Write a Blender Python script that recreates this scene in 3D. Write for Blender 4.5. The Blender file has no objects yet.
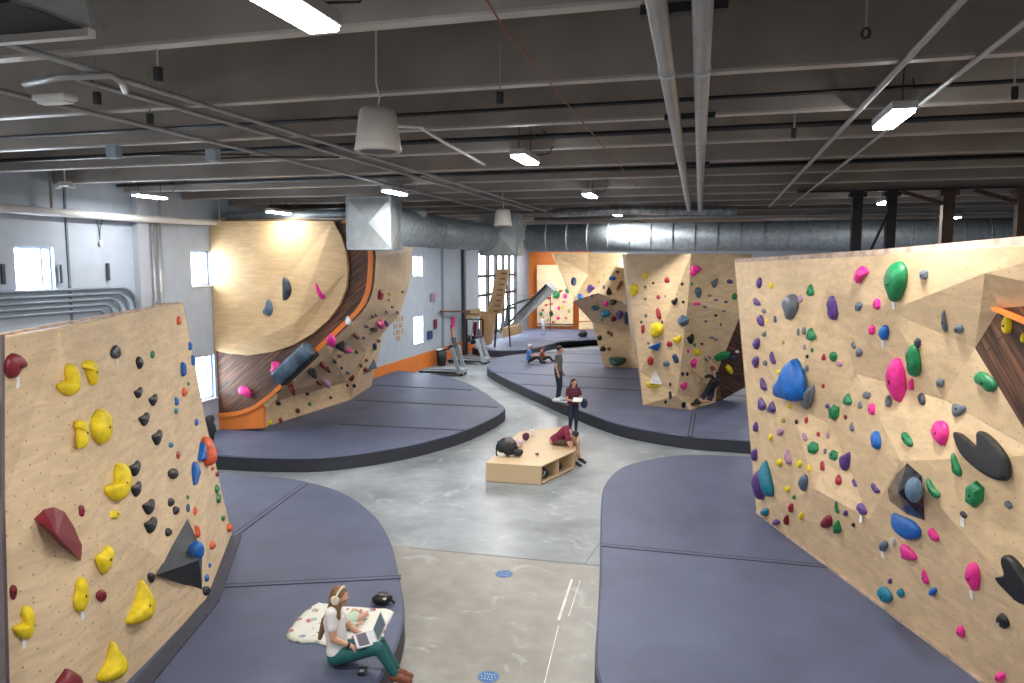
import bpy, bmesh, math, random
from mathutils import Vector as V, Matrix, noise
random.seed(7)
S = bpy.context.scene
C = S.collection
S.view_settings.view_transform = 'Standard'
S.view_settings.look = 'None'
S.view_settings.gamma = 1
S.view_settings.use_curve_mapping = False
S.view_settings.exposure = 0.0

# ------------------------------------------------------------ camera
F = 750.0; H = 4.8
YAW = math.atan(203/F); PIT = math.atan(77.5/F)
cd = bpy.data.cameras.new('camera'); cam = bpy.data.objects.new('camera', cd); C.objects.link(cam)
cam.location = (0, 0, H); cam.rotation_euler = (math.pi/2-PIT, 0, YAW)
cd.sensor_width = 36; cd.lens = F/1024*36; cd.clip_end = 300; cd.clip_start = .05
S.camera = cam
CAM = V((0, 0, H))
FW = V((-math.sin(YAW)*math.cos(PIT), math.cos(YAW)*math.cos(PIT), -math.sin(PIT)))
RT = V((math.cos(YAW), math.sin(YAW), 0))
UP = RT.cross(FW)
def ray(px, py): return FW+RT*((px-512)/F)-UP*((py-341.5)/F)
def atz(px, py, z): d = ray(px, py); return CAM+d*((z-H)/d.z)
def atx(px, py, x): d = ray(px, py); return CAM+d*(x/d.x)
def aty(px, py, y): d = ray(px, py); return CAM+d*(y/d.y)
def atp(px, py, p, n): d = ray(px, py); return CAM+d*((p-CAM).dot(n)/d.dot(n))

# ------------------------------------------------------------ materials
def new_mat(name):
    m = bpy.data.materials.new(name); m.use_nodes = True
    return m, m.node_tree.nodes, m.node_tree.links, m.node_tree.nodes['Principled BSDF']
def srgb(r, g, b):
    f = lambda c: (c/255/12.92) if c/255 <= .04045 else ((c/255+.055)/1.055)**2.4
    return (f(r), f(g), f(b), 1)
def mul(c, k): return (min(1, c[0]*k), min(1, c[1]*k), min(1, c[2]*k), 1)
MC = {}
def mat(name, col, rough=.6, metal=0, var=.12, scale=6, bump=0, stretch=None, bscale=None, coat=0):
    if name in MC: return MC[name]
    m, N, L, B = new_mat(name)
    tc = N.new('ShaderNodeTexCoord'); src = tc.outputs['Object']
    if stretch:
        mp = N.new('ShaderNodeMapping'); mp.inputs['Scale'].default_value = stretch
        L.new(src, mp.inputs[0]); src = mp.outputs[0]
    nz = N.new('ShaderNodeTexNoise'); nz.inputs['Scale'].default_value = scale; nz.inputs['Detail'].default_value = 5
    L.new(src, nz.inputs['Vector'])
    rp = N.new('ShaderNodeValToRGB')
    rp.color_ramp.elements[0].position = .3; rp.color_ramp.elements[1].position = .7
    rp.color_ramp.elements[0].color = mul(col, 1-var); rp.color_ramp.elements[1].color = mul(col, 1+var)
    L.new(nz.outputs['Fac'], rp.inputs[0]); L.new(rp.outputs[0], B.inputs['Base Color'])
    B.inputs['Roughness'].default_value = rough; B.inputs['Metallic'].default_value = metal
    if coat: B.inputs['Coat Weight'].default_value = coat
    if bump:
        n2 = N.new('ShaderNodeTexNoise'); n2.inputs['Scale'].default_value = bscale or scale*4; L.new(src, n2.inputs['Vector'])
        bp = N.new('ShaderNodeBump'); bp.inputs['Strength'].default_value = bump; bp.inputs['Distance'].default_value = .02
        L.new(n2.outputs['Fac'], bp.inputs['Height']); L.new(bp.outputs[0], B.inputs['Normal'])
    MC[name] = m
    return m
def emit(name, col, s):
    if name in MC: return MC[name]
    m, N, L, B = new_mat(name)
    B.inputs['Base Color'].default_value = col; B.inputs['Emission Color'].default_value = col
    B.inputs['Emission Strength'].default_value = s
    MC[name] = m; return m
def plywood(name, col, dots=True, grain=(1, 6), dot_dark=.42, seams=True):
    m, N, L, B = new_mat(name)
    uv = N.new('ShaderNodeUVMap')
    mp = N.new('ShaderNodeMapping'); mp.inputs['Scale'].default_value = (grain[0], grain[1], 1)
    L.new(uv.outputs[0], mp.inputs[0])
    n1 = N.new('ShaderNodeTexNoise'); n1.inputs['Scale'].default_value = 2.2; n1.inputs['Detail'].default_value = 7; n1.inputs['Distortion'].default_value = .8
    L.new(mp.outputs[0], n1.inputs['Vector'])
    n2 = N.new('ShaderNodeTexNoise'); n2.inputs['Scale'].default_value = .9; n2.inputs['Detail'].default_value = 4
    L.new(uv.outputs[0], n2.inputs['Vector'])
    r1 = N.new('ShaderNodeValToRGB'); e = r1.color_ramp.elements
    e[0].position = .32; e[1].position = .68; e[0].color = mul(col, .86); e[1].color = mul(col, 1.1)
    L.new(n1.outputs['Fac'], r1.inputs[0])
    r2 = N.new('ShaderNodeValToRGB'); e = r2.color_ramp.elements
    e[0].position = .3; e[1].position = .75; e[0].color = (.88, .86, .84, 1); e[1].color = (1.08, 1.07, 1.08, 1)
    L.new(n2.outputs['Fac'], r2.inputs[0])
    mx = N.new('ShaderNodeMixRGB'); mx.blend_type = 'MULTIPLY'; mx.inputs[0].default_value = 1
    L.new(r1.outputs[0], mx.inputs[1]); L.new(r2.outputs[0], mx.inputs[2])
    out = mx.outputs[0]
    if dots:
        prev = None
        for off in (0, .5):
            mm = N.new('ShaderNodeMapping'); mm.inputs['Scale'].default_value = (4.6, 4.6, 1); mm.inputs['Location'].default_value = (off, off, 0)
            L.new(uv.outputs[0], mm.inputs[0])
            fr = N.new('ShaderNodeVectorMath'); fr.operation = 'FRACTION'; L.new(mm.outputs[0], fr.inputs[0])
            sb = N.new('ShaderNodeVectorMath'); sb.operation = 'SUBTRACT'; sb.inputs[1].default_value = (.5, .5, 0); L.new(fr.outputs[0], sb.inputs[0])
            ln = N.new('ShaderNodeVectorMath'); ln.operation = 'LENGTH'; L.new(sb.outputs[0], ln.inputs[0])
            lt = N.new('ShaderNodeMath'); lt.operation = 'LESS_THAN'; lt.inputs[1].default_value = .042; L.new(ln.outputs['Value'], lt.inputs[0])
            if prev:
                mxx = N.new('ShaderNodeMath'); mxx.operation = 'MAXIMUM'; L.new(prev.outputs[0], mxx.inputs[0]); L.new(lt.outputs[0], mxx.inputs[1]); prev = mxx
            else: prev = lt
        dk = N.new('ShaderNodeMixRGB'); dk.blend_type = 'MIX'; dk.inputs[2].default_value = mul(col, dot_dark)
        L.new(prev.outputs[0], dk.inputs[0]); L.new(out, dk.inputs[1]); out = dk.outputs[0]
    L.new(out, B.inputs['Base Color'])
    B.inputs['Roughness'].default_value = .5
    MC[name] = m
    return m

# ------------------------------------------------------------ mesh helpers
def tag(o, label=None, cat=None, group=None, kind=None):
    if label: o['label'] = label
    if cat: o['category'] = cat
    if group: o['group'] = group
    if kind: o['kind'] = kind
    return o
def link(name, me, m=None, parent=None, smooth=False):
    o = bpy.data.objects.new(name, me); C.objects.link(o)
    if m is not None:
        for x in (m if isinstance(m, (list, tuple)) else [m]): me.materials.append(x)
    if parent is not None:
        o.parent = parent
        o.matrix_parent_inverse = parent.matrix_basis.inverted()
    if smooth:
        for p in me.polygons: p.use_smooth = True
    return o
def empty(name, loc, label=None, cat=None, group=None, kind=None):
    o = bpy.data.objects.new(name, None); C.objects.link(o); o.location = loc; o.empty_display_size = .1
    return tag(o, label, cat, group, kind)
class MB:
    """collects shapes, links them as ONE mesh"""
    def __init__(s): s.bm = bmesh.new()
    def box(s, c, size, rot=None, bev=0):
        mt = Matrix.Translation(V(c))
        if rot is not None: mt = mt @ (rot.to_4x4() if hasattr(rot, 'to_4x4') else Matrix.Rotation(rot, 4, 'Z'))
        r = bmesh.ops.create_cube(s.bm, size=1, matrix=mt @ Matrix.Diagonal((size[0], size[1], size[2], 1)))
        if bev:
            ed = list({e for v in r['verts'] for e in v.link_edges})
            bmesh.ops.bevel(s.bm, geom=ed, offset=bev, segments=2, affect='EDGES', profile=.5)
        return s
    def bar(s, a, b, w, h, up=(0, 0, 1)):
        a = V(a); b = V(b); d = b-a; y = d.normalized(); x = y.cross(V(up))
        if x.length < 1e-4: x = y.cross(V((0, 1, 0)))
        x.normalize(); z = x.cross(y)
        R = Matrix((x, y, z)).transposed()
        return s.box((a+b)/2, (w, d.length, h), R)
    def tube(s, pts, r, n=8, caps=True, r2=None):
        pts = [V(p) for p in pts]; rings = []
        k = len(pts)
        prevx = None
        for i, p in enumerate(pts):
            t = (pts[min(i+1, k-1)]-pts[max(i-1, 0)]).normalized()
            x = t.cross(V((0, 0, 1))) if prevx is None else (prevx - t*prevx.dot(t))
            if x.length < 1e-3: x = t.cross(V((0, 1, 0)))
            x.normalize(); prevx = x; y = t.cross(x)
            rr = r if r2 is None else r+(r2-r)*i/(k-1)
            rings.append([s.bm.verts.new(p+x*rr*math.cos(2*math.pi*j/n)+y*rr*math.sin(2*math.pi*j/n)) for j in range(n)])
        for a, b in zip(rings, rings[1:]):
            for j in range(n): s.bm.faces.new((a[j], a[(j+1) % n], b[(j+1) % n], b[j]))
        if caps: s.bm.faces.new(rings[0][::-1]); s.bm.faces.new(rings[-1])
        return s
    def cap(s, a, ra, b, rb, n=16):
        """tapered capsule"""
        a = V(a); b = V(b); t = (b-a)
        t = t.normalized() if t.length > 1e-5 else V((0, 0, 1))
        x = t.cross(V((0, 0, 1)));
        if x.length < 1e-3: x = V((1, 0, 0))
        x.normalize(); y = t.cross(x)
        prof = [(a-t*ra*math.cos(q), ra*math.sin(q)) for q in (.25, .6, 1.0, 1.4)]+[(b+t*rb*math.cos(q), rb*math.sin(q)) for q in (1.4, 1.0, .6, .25)]
        rings = [[s.bm.verts.new(c+(x*math.cos(2*math.pi*j/n)+y*math.sin(2*math.pi*j/n))*r) for j in range(n)] for c, r in prof]
        for p, q in zip(rings, rings[1:]):
            for j in range(n): s.bm.faces.new((p[j], p[(j+1) % n], q[(j+1) % n], q[j]))
        s.bm.faces.new(rings[0][::-1]); s.bm.faces.new(rings[-1])
        return s
    def ell(s, c, r, rot=None, u=16, v=10):
        mt = Matrix.Translation(V(c))
        if rot is not None: mt = mt @ rot.to_4x4()
        bmesh.ops.create_uvsphere(s.bm, u_segments=u, v_segments=v, radius=1, matrix=mt @ Matrix.Diagonal((r[0], r[1], r[2], 1)))
        return s
    def prism(s, poly, off):
        """polygon (3d points) extruded by the vector off"""
        off = V(off); a = [s.bm.verts.new(V(p)) for p in poly]; b = [s.bm.verts.new(V(p)+off) for p in poly]
        n = len(a); s.bm.faces.new(a[::-1]); s.bm.faces.new(b)
        for i in range(n): s.bm.faces.new((a[i], a[(i+1) % n], b[(i+1) % n], b[i]))
        return s
    def lathe(s, c, prof, n=20, rot=None):
        c = V(c); R = rot or Matrix.Identity(3); rings = []
        for r, z in prof: rings.append([s.bm.verts.new(c+R @ V((r*math.cos(2*math.pi*j/n), r*math.sin(2*math.pi*j/n), z))) for j in range(n)])
        for p, q in zip(rings, rings[1:]):
            for j in range(n): s.bm.faces.new((p[j], p[(j+1) % n], q[(j+1) % n], q[j]))
        s.bm.faces.new(rings[0][::-1]); s.bm.faces.new(rings[-1])
        return s
    def face(s, pts): s.bm.faces.new([s.bm.verts.new(V(p)) for p in pts]); return s
    def mesh(s, name):
        bmesh.ops.recalc_face_normals(s.bm, faces=s.bm.faces[:])
        me = bpy.data.meshes.new(name); s.bm.to_mesh(me); s.bm.free(); return me
    def build(s, name, m, parent=None, smooth=False, origin=None):
        me = s.mesh(name)
        o = link(name, me, m, None, smooth)
        if parent is not None:
            o.parent = parent; o.matrix_parent_inverse = Matrix.Translation(-parent.location) if not parent.parent else Matrix.Identity(4)
        elif me.vertices:
            # origin at the base centre
            xs = [v.co for v in me.vertices]
            c = V(((min(v.x for v in xs)+max(v.x for v in xs))/2, (min(v.y for v in xs)+max(v.y for v in xs))/2, min(v.z for v in xs)))
            me.transform(Matrix.Translation(-c)); o.location = c
        return o
def sub(o, parent_part):
    """make o (built in world coordinates, no parent) a child of a part"""
    o.parent = parent_part
    bpy.context.view_layer.update()
    o.matrix_parent_inverse = parent_part.matrix_world.inverted()
    return o
def kid(mb, name, m, parent, smooth=False):
    """build in world coordinates and parent with a correct inverse (parent may itself be a mesh)"""
    me = mb.mesh(name); o = link(name, me, m, None, smooth)
    return sub(o, parent)

# ------------------------------------------------------------ colours
PLY = plywood('birch_plywood', (.74, .565, .36, 1), grain=(1, 5))
PLYR = plywood('birch_plywood_warm', (.77, .565, .335, 1), grain=(1.5, 4), dot_dark=.62)
PLYC = plywood('plywood_plain', (.68, .47, .245, 1), dots=False)
PLYB = plywood('plywood_bench', (.74, .56, .34, 1), dots=False, grain=(6, 1))
def planks(name, rot):
    m, N, L, B = new_mat(name)
    uv = N.new('ShaderNodeUVMap'); mp = N.new('ShaderNodeMapping'); mp.inputs['Rotation'].default_value = (0, 0, rot); L.new(uv.outputs[0], mp.inputs[0])
    br = N.new('ShaderNodeTexBrick'); br.inputs['Scale'].default_value = 1; br.inputs['Brick Width'].default_value = 1.5; br.inputs['Row Height'].default_value = .10
    br.inputs['Mortar Size'].default_value = .006; br.inputs['Color1'].default_value = (.115, .055, .03, 1); br.inputs['Color2'].default_value = (.055, .028, .018, 1); br.inputs['Mortar'].default_value = (.02, .01, .008, 1)
    L.new(mp.outputs[0], br.inputs['Vector'])
    m3 = N.new('ShaderNodeMapping'); m3.inputs['Scale'].default_value = (1.2, 14, 1); L.new(mp.outputs[0], m3.inputs[0])
    nz = N.new('ShaderNodeTexNoise'); nz.inputs['Scale'].default_value = 1.3; nz.inputs['Detail'].default_value = 6; L.new(m3.outputs[0], nz.inputs['Vector'])
    r = N.new('ShaderNodeValToRGB'); e = r.color_ramp.elements; e[0].position = .35; e[0].color = (.55, .5, .5, 1); e[1].position = .72; e[1].color = (2.6, 2.3, 2.0, 1); L.new(nz.outputs['Fac'], r.inputs[0])
    mx = N.new('ShaderNodeMixRGB'); mx.blend_type = 'MULTIPLY'; mx.inputs[0].default_value = 1; L.new(br.outputs['Color'], mx.inputs[1]); L.new(r.outputs[0], mx.inputs[2]); L.new(mx.outputs[0], B.inputs['Base Color'])
    B.inputs['Roughness'].default_value = .62; MC[name] = m; return m
WOOD = planks('dark_stained_planks', .9)
ORANGE = mat('orange_paint', (.72, .20, .03, 1), .5, var=.06)
WALLP = mat('grey_blue_painted_block', (.42, .48, .56, 1), .65, var=.06, scale=3)
WALLD = mat('grey_wall_paint', (.42, .45, .50, 1), .7, var=.06, scale=2)
CEIL = mat('grey_beige_ceiling_paint', (.28, .245, .218, 1), .55, var=.18, scale=1.2)
DECK = mat('dark_deck_paint', (.055, .05, .048, 1), .7, var=.2, scale=.8)
LIP = mat('flange_paint_lit_tone', (.38, .35, .325, 1), .45, var=.12, scale=2)  # paler than the webs: light catching the flange is put into the colour
MATV = mat('blue_grey_vinyl', (.086, .102, .172, 1), .55, var=.16, scale=1.1, bump=.08, bscale=30)
MATS = mat('dark_vinyl_side', (.035, .038, .052, 1), .6, var=.1)
SEAM = mat('seam_strip_vinyl', (.035, .04, .058, 1), .7, var=.1)
GALV = mat('galvanised_steel', (.36, .41, .45, 1), .55, .5, var=.2, scale=9)
GALVL = mat('galvanised_steel_bright', (.46, .50, .52, 1), .42, .6, var=.2, scale=3)
PIPE = mat('grey_pipe', (.36, .36, .36, 1), .4, .35, var=.08)
WHITE = mat('white_plastic', (.75, .75, .74, 1), .4, var=.03)
BLACK = mat('black_plastic', (.014, .014, .016, 1), .45, var=.1)
BLACKM = mat('black_steel', (.02, .02, .024, 1), .5, .2, var=.1)
RUST = mat('rusty_brown_steel', (.085, .05, .032, 1), .7, var=.35, scale=4)
STEEL = mat('grey_machine_paint', (.38, .42, .47, 1), .4, .3, var=.05)
TAPE = mat('white_paper_tape', (.82, .82, .80, 1), .6, var=.03)
HC = {}
for k, c in dict(yellow=(.80, .60, .012), black=(.011, .012, .014), grey=(.13, .15, .18), blue=(.006, .12, .46), navy=(.02, .05, .14),
                 teal=(.012, .20, .30), green=(.012, .20, .07), red=(.36, .018, .03), maroon=(.19, .010, .022), orange=(.70, .10, .03),
                 pink=(.80, .03, .28), purple=(.10, .045, .22), olive=(.42, .34, .06), lilac=(.40, .22, .36), white=(.66, .68, .70),
                 brown=(.16, .07, .035), charcoal=(.035, .042, .052), bluegrey=(.08, .13, .19)).items():
    HC[k] = mat('hold_'+k, (*c, 1), .42 if k not in ('yellow',) else .6, var=.22, scale=9, bump=.15, bscale=45)
CNAME = dict(grey='dark grey', bluegrey='blue-grey', lilac='pale lilac', olive='olive yellow', navy='navy blue', charcoal='charcoal')

# ------------------------------------------------------------ room
XL, XR, YB, ZC = -12.9, 16.0, 52.0, 7.05
def structure(name, mb, m, label=None):
    o = mb.build(name, m); o['kind'] = 'structure'
    if label: o['label'] = label
    return o
# floor: concrete, the front slab is warmer
def concrete():
    m, N, L, B = new_mat('polished_concrete')
    tc = N.new('ShaderNodeTexCoord'); gm = N.new('ShaderNodeNewGeometry')
    n1 = N.new('ShaderNodeTexNoise'); n1.inputs['Scale'].default_value = .55; n1.inputs['Detail'].default_value = 8; n1.inputs['Roughness'].default_value = .65
    n2 = N.new('ShaderNodeTexNoise'); n2.inputs['Scale'].default_value = 4; n2.inputs['Detail'].default_value = 6
    n3 = N.new('ShaderNodeTexNoise'); n3.inputs['Scale'].default_value = 1.6; n3.inputs['Detail'].default_value = 8; n3.inputs['Distortion'].default_value = 1.5
    for n in (n1, n2, n3): L.new(gm.outputs['Position'], n.inputs['Vector'])
    r = N.new('ShaderNodeValToRGB'); e = r.color_ramp.elements; e[0].position = .33; e[1].position = .68; e[0].color = (.19, .21, .225, 1); e[1].color = (.40, .43, .45, 1)
    L.new(n1.outputs['Fac'], r.inputs[0])
    rb = N.new('ShaderNodeValToRGB'); e = rb.color_ramp.elements; e[0].position = .3; e[1].position = .7; e[0].color = (.25, .235, .20, 1); e[1].color = (.38, .36, .32, 1)
    L.new(n1.outputs['Fac'], rb.inputs[0])
    sp = N.new('ShaderNodeSeparateXYZ'); L.new(gm.outputs['Position'], sp.inputs[0])
    lt = N.new('ShaderNodeMath'); lt.operation = 'LESS_THAN'; lt.inputs[1].default_value = 11.47; L.new(sp.outputs['Y'], lt.inputs[0])
    mx = N.new('ShaderNodeMixRGB'); L.new(lt.outputs[0], mx.inputs[0]); L.new(r.outputs[0], mx.inputs[1]); L.new(rb.outputs[0], mx.inputs[2])
    r2 = N.new('ShaderNodeValToRGB'); e = r2.color_ramp.elements; e[0].position = .35; e[1].position = .7; e[0].color = (.86, .86, .86, 1); e[1].color = (1.06, 1.06, 1.06, 1)
    L.new(n2.outputs['Fac'], r2.inputs[0])
    m2 = N.new('ShaderNodeMixRGB'); m2.blend_type = 'MULTIPLY'; m2.inputs[0].default_value = 1; L.new(mx.outputs[0], m2.inputs[1]); L.new(r2.outputs[0], m2.inputs[2])
    r3 = N.new('ShaderNodeValToRGB'); e = r3.color_ramp.elements; e[0].position = .60; e[1].position = .72; e[0].color = (0, 0, 0, 1); e[1].color = (.35, .35, .35, 1)
    L.new(n3.outputs['Fac'], r3.inputs[0])
    m3 = N.new('ShaderNodeMixRGB'); m3.blend_type = 'MIX'; m3.inputs[2].default_value = (.66, .69, .72, 1); L.new(r3.outputs[0], m3.inputs[0]); L.new(m2.outputs[0], m3.inputs[1])
    L.new(m3.outputs[0], B.inputs['Base Color'])
    rr = N.new('ShaderNodeMapRange'); rr.inputs[3].default_value = .22; rr.inputs[4].default_value = .5; L.new(n2.outputs['Fac'], rr.inputs[0]); L.new(rr.outputs[0], B.inputs['Roughness'])
    return m
structure('floor', MB().box(((XL+XR)/2, (YB-4)/2, -.1), (XR-XL+.6, YB+4.6, .2)), concrete())
JT = mat('slab_joint', (.70, .71, .70, 1), .7, var=.2, scale=3)
JD = mat('slab_joint_dark', (.22, .22, .22, 1), .8)
def strip(a, b, w, m, name, z=.002):
    a = V((a[0], a[1], z)); b = V((b[0], b[1], z)); mb = MB(); mb.bar(a, b, w, .004); return structure(name, mb, m)
strip((-4.9, 11.44), (-1.6, 11.53), .02, JD, 'trim_1')
strip((-2.0, 10.9), (-1.93, 9.55), .035, JT, 'trim_2'); strip((-1.9, 9.4), (-1.76, 7.8), .012, JT, 'trim_3'); strip((-1.87, 10.9), (-1.82, 9.7), .012, JT, 'trim_4')
strip((-1.92, 11.5), (-1.6, 14.5), .012, JD, 'trim_5')
# walls
def wall_with_openings(name, m, x0, x1, z0, z1, y0, y1, holes):
    """wall slab x0..x1 along Y with rectangular openings [(ya,yb,za,zb)]"""
    ys = sorted({y0, y1, *[h[0] for h in holes], *[h[1] for h in holes]}); mb = MB()
    for a, b in zip(ys, ys[1:]):
        hs = sorted([(h[2], h[3]) for h in holes if h[0] <= a+1e-6 and h[1] >= b-1e-6]); z = z0
        for za, zb in hs:
            if za > z: mb.box(((x0+x1)/2, (a+b)/2, (z+za)/2), (x1-x0, b-a, za-z))
            z = zb
        mb.box(((x0+x1)/2, (a+b)/2, (z+z1)/2), (x1-x0, b-a, z1-z))
    bmesh.ops.remove_doubles(mb.bm, verts=mb.bm.verts[:], dist=.0005)
    return structure(name, mb, m)
WINS = [(11.40, 12.28, 4.28, 5.13), (16.40, 17.15, 4.25, 5.13), (30.95, 32.03, 4.27, 5.15), (16.40, 17.15, 1.24, 2.40), (30.95, 32.03, 1.25, 2.45), (6.4, 7.3, 4.28, 5.13), (3.0, 3.9, 4.28, 5.13), (23.2, 24.2, 4.27, 5.15), (40.4, 48.9, .6, 5.55)]
wall_with_openings('wall_left', WALLP, XL-.3, XL, 0, ZC, -4, YB, WINS)
structure('wall_right', MB().box((XR+.15, (YB-4)/2, ZC/2), (.3, YB+4.6, ZC)), WALLD)
structure('wall_front', MB().box(((XL+XR)/2, -4.15, ZC/2), (XR-XL+.6, .3, ZC)), WALLD)
structure('wall_back', MB().box(((XL+XR)/2, YB+.15, ZC/2), (XR-XL+.6, .3, ZC)), WALLD)
FRAME = mat('white_window_frame', (.72, .75, .78, 1), .5, var=.03)
FRAMEB = mat('blue_grey_window_frame', (.26, .33, .42, 1), .5, var=.03)
m, N, L, B = new_mat('window_glass'); GLASS = m
B.inputs['Base Color'].default_value = (1, 1, 1, 1); B.inputs['Roughness'].default_value = .05; B.inputs['Transmission Weight'].default_value = 1; B.inputs['IOR'].default_value = 1.01; B.inputs['Alpha'].default_value = .3
for i, (ya, yb, za, zb) in enumerate(WINS[:-1]):
    e = empty('window_%d' % (i+1), (XL-.05, (ya+yb)/2, za)); e['kind'] = 'structure'
    t = .035; mb = MB()
    mb.box((XL-.12, (ya+yb)/2, za+t/2), (.08, yb-ya, t)).box((XL-.12, (ya+yb)/2, zb-t/2), (.08, yb-ya, t))
    mb.box((XL-.12, ya+t/2, (za+zb)/2), (.08, t, zb-za)).box((XL-.12, yb-t/2, (za+zb)/2), (.08, t, zb-za))
    mb.box((XL-.12, ya+(yb-ya)*.76, (za+zb)/2), (.06, .05, zb-za))
    mb.build('window_frame', FRAMEB, e)
    MB().box((XL-.14, (ya+yb)/2, (za+zb)/2), (.008, yb-ya-.01, zb-za-.01)).build('window_pane', GLASS, e)
    MB().box((XL-.005, (ya+yb)/2, za-.025), (.10, yb-ya+.12, .045), bev=.008).build('window_sill', FRAME, e)
# tall glazed door at the far end of the left wall
e = empty('window_9', (XL-.05, 44.6, .6)); e['kind'] = 'structure'
mb = MB(); ya, yb, za, zb = WINS[-1]
for y in (ya+.06, 42.5, 44.2, 45.8, 47.3, yb-.06): mb.box((XL-.1, y, (za+zb)/2), (.16, .34 if y in (42.5, 44.2) else .24, zb-za))
for z in (za+.06, 1.9, 3.0, 4.1, zb-.06): mb.box((XL-.1, 44.65, z), (.14, yb-ya, .16))
mb.build('window_frame', BLACKM, e)
MB().box((XL-.14, 44.65, (za+zb)/2), (.008, yb-ya-.01, zb-za-.01)).build('window_pane', GLASS, e)
# ceiling deck
structure('ceiling', MB().box(((XL+XR)/2, (YB-4)/2, ZC+.1), (XR-XL+.6, YB+4.6, .2)), DECK)
# ceiling joists: deep web with a bottom flange, running across the room
ybeams = [1.05+1.89*k for k in range(27)]
J0 = None
for k, y in enumerate(ybeams):
    mb = MB()
    mb.box(((XL+XR)/2, y, 6.73), (XR-XL-.02, .07, .62))
    o = mb.build('ceiling_beam', CEIL); o['kind'] = 'structure'
    fl = kid(MB().box(((XL+XR)/2, y+.03, 6.41), (XR-XL-.02, .12, .03), bev=.006), 'beam_flange', LIP, o)
# orange paint: far corner, low bands
structure('trim_10', MB().box((-10.6, YB-.03, 2.9), (4.4, .06, 5.8)), ORANGE)
structure('trim_11', MB().box((-8.9, YB-.12, 2.7), (.55, .12, 4.7)), ORANGE)
mb = MB(); mb.prism([(XL+.01, 24.4, 0), (XL+.01, 39.6, 0), (XL+.01, 39.6, .72), (XL+.01, 24.4, .72)], (.03, 0, 0)); structure('trim_12', mb, ORANGE)
# pilasters and dark column on the left wall
PILM = mat('dark_grey_steel_column', (.05, .06, .075, 1), .5)
for i, y in enumerate((14.6, 37.6)):
    structure('trim_%d' % (13+i), MB().box((XL+.08, y, ZC/2), (.16, .32, ZC)), PILM if i else WALLD)
structure('trim_15', MB().box((XL+.012, 12.62, ZC/2), (.025, .05, ZC)), mat('wall_joint_grey', (.16, .19, .23, 1), .7))
structure('trim_16', MB().box((XL+.012, 34.6, ZC/2), (.025, .3, ZC)), mat('wall_joint_dark', (.20, .24, .30, 1), .7))

# ------------------------------------------------------------ climbing walls
class Wall:
    def __init__(s, name, label, verts, faces, m, udir, thick=.12, cat='climbing wall', extra=None):
        s.v = [V(p) for p in verts]; s.tri = []; bm = bmesh.new(); bv = [bm.verts.new(p) for p in s.v]
        bm.verts.ensure_lookup_table(); uvl = bm.loops.layers.uv.new('UVMap'); udir = V(udir).normalized()
        s.mats = m if isinstance(m, list) else [m]
        for f in faces:
            mi = 0
            if isinstance(f[-1], str): mi = int(f[-1]); f = f[:-1]
            p = [s.v[i] for i in f]; nn = (p[1]-p[0]).cross(p[2]-p[0])
            if nn.dot(CAM-p[0]) < 0: f = tuple(reversed(f)); nn = -nn
            fc = bm.faces.new([bv[i] for i in f]); fc.material_index = mi
            nn.normalize(); vd = nn.cross(udir).normalized(); uu = vd.cross(nn)
            if vd.z < 0: vd = -vd
            for lp in fc.loops: lp[uvl].uv = (lp.vert.co.dot(udir), lp.vert.co.dot(vd))
            for k in range(1, len(f)-1): s.tri.append((s.v[f[0]], s.v[f[k]], s.v[f[k+1]]))
        me = bpy.data.meshes.new(name); bm.to_mesh(me); bm.free()
        xs = s.v; c = V(((min(p.x for p in xs)+max(p.x for p in xs))/2, (min(p.y for p in xs)+max(p.y for p in xs))/2, min(p.z for p in xs)))
        s.root = empty(name, c, label, cat)
        s.panel = link('plywood_face', me, s.mats); s.panel.parent = s.root; s.panel.matrix_parent_inverse = Matrix.Translation(-c)
        sol = s.panel.modifiers.new('thickness', 'SOLIDIFY'); sol.thickness = thick; sol.offset = -1
    def hit(s, px, py):
        d = ray(px, py); best = None
        for a, b, c in s.tri:
            n = (b-a).cross(c-a)
            if n.length < 1e-9: continue
            n.normalize(); den = d.dot(n)
            if abs(den) < 1e-6: continue
            t = (a-CAM).dot(n)/den
            if t <= 0: continue
            p = CAM+d*t; ok = 0; mn = 1e9
            for u, w in ((a, b), (b, c), (c, a)):
                k = (w-u).cross(p-u).dot(n)/max((w-u).length, 1e-6); mn = min(mn, k)
            sc = (0 if mn > -.01 else -mn, t)
            if best is None or sc < best[0]: best = (sc, p, n)
        n = best[2]
        if n.dot(d) > 0: n = -n
        return best[1], n

# --- right wall
B0 = V((.83, 13.78, .35)); Bu = V((.37, -.929, 0)).normalized(); Bn = V((-.929, -.37, 0)).normalized()
Rn = V((Bn.x, Bn.y, -.53/4.5)).normalized()
def rw(px, py, d=0): return atp(px, py, B0, Rn)+Rn*0 + Bn*d
def rwv(px, py, d): return atp(px, py, B0+Bn*d*.8, Rn)
rv = [rwv(*p) for p in [(735, 262, 0), (800, 259, .07), (880, 254.5, .13), (985, 248, .2), (1110, 240, .22), (826, 290, .11), (888, 311, .12), (985, 273, .2),
      (857, 374, -.08), (944, 400, -.02), (901, 461, .26), (757, 513, 0), (791, 404, .2), (815, 489, .24), (782, 528, 0), (840, 571, 0), (832, 426, -.05),
      (869, 519, .16), (888, 549, .1), (960, 664, 0), (1040, 622, .2), (1110, 781, 0), (1000, 308, .02), (975, 348, .0), (1040, 455, .05), (1110, 300, .15), (1110, 420, .1)]]
for i in (11, 14, 15, 19, 21): rv[i].z = .34
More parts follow.
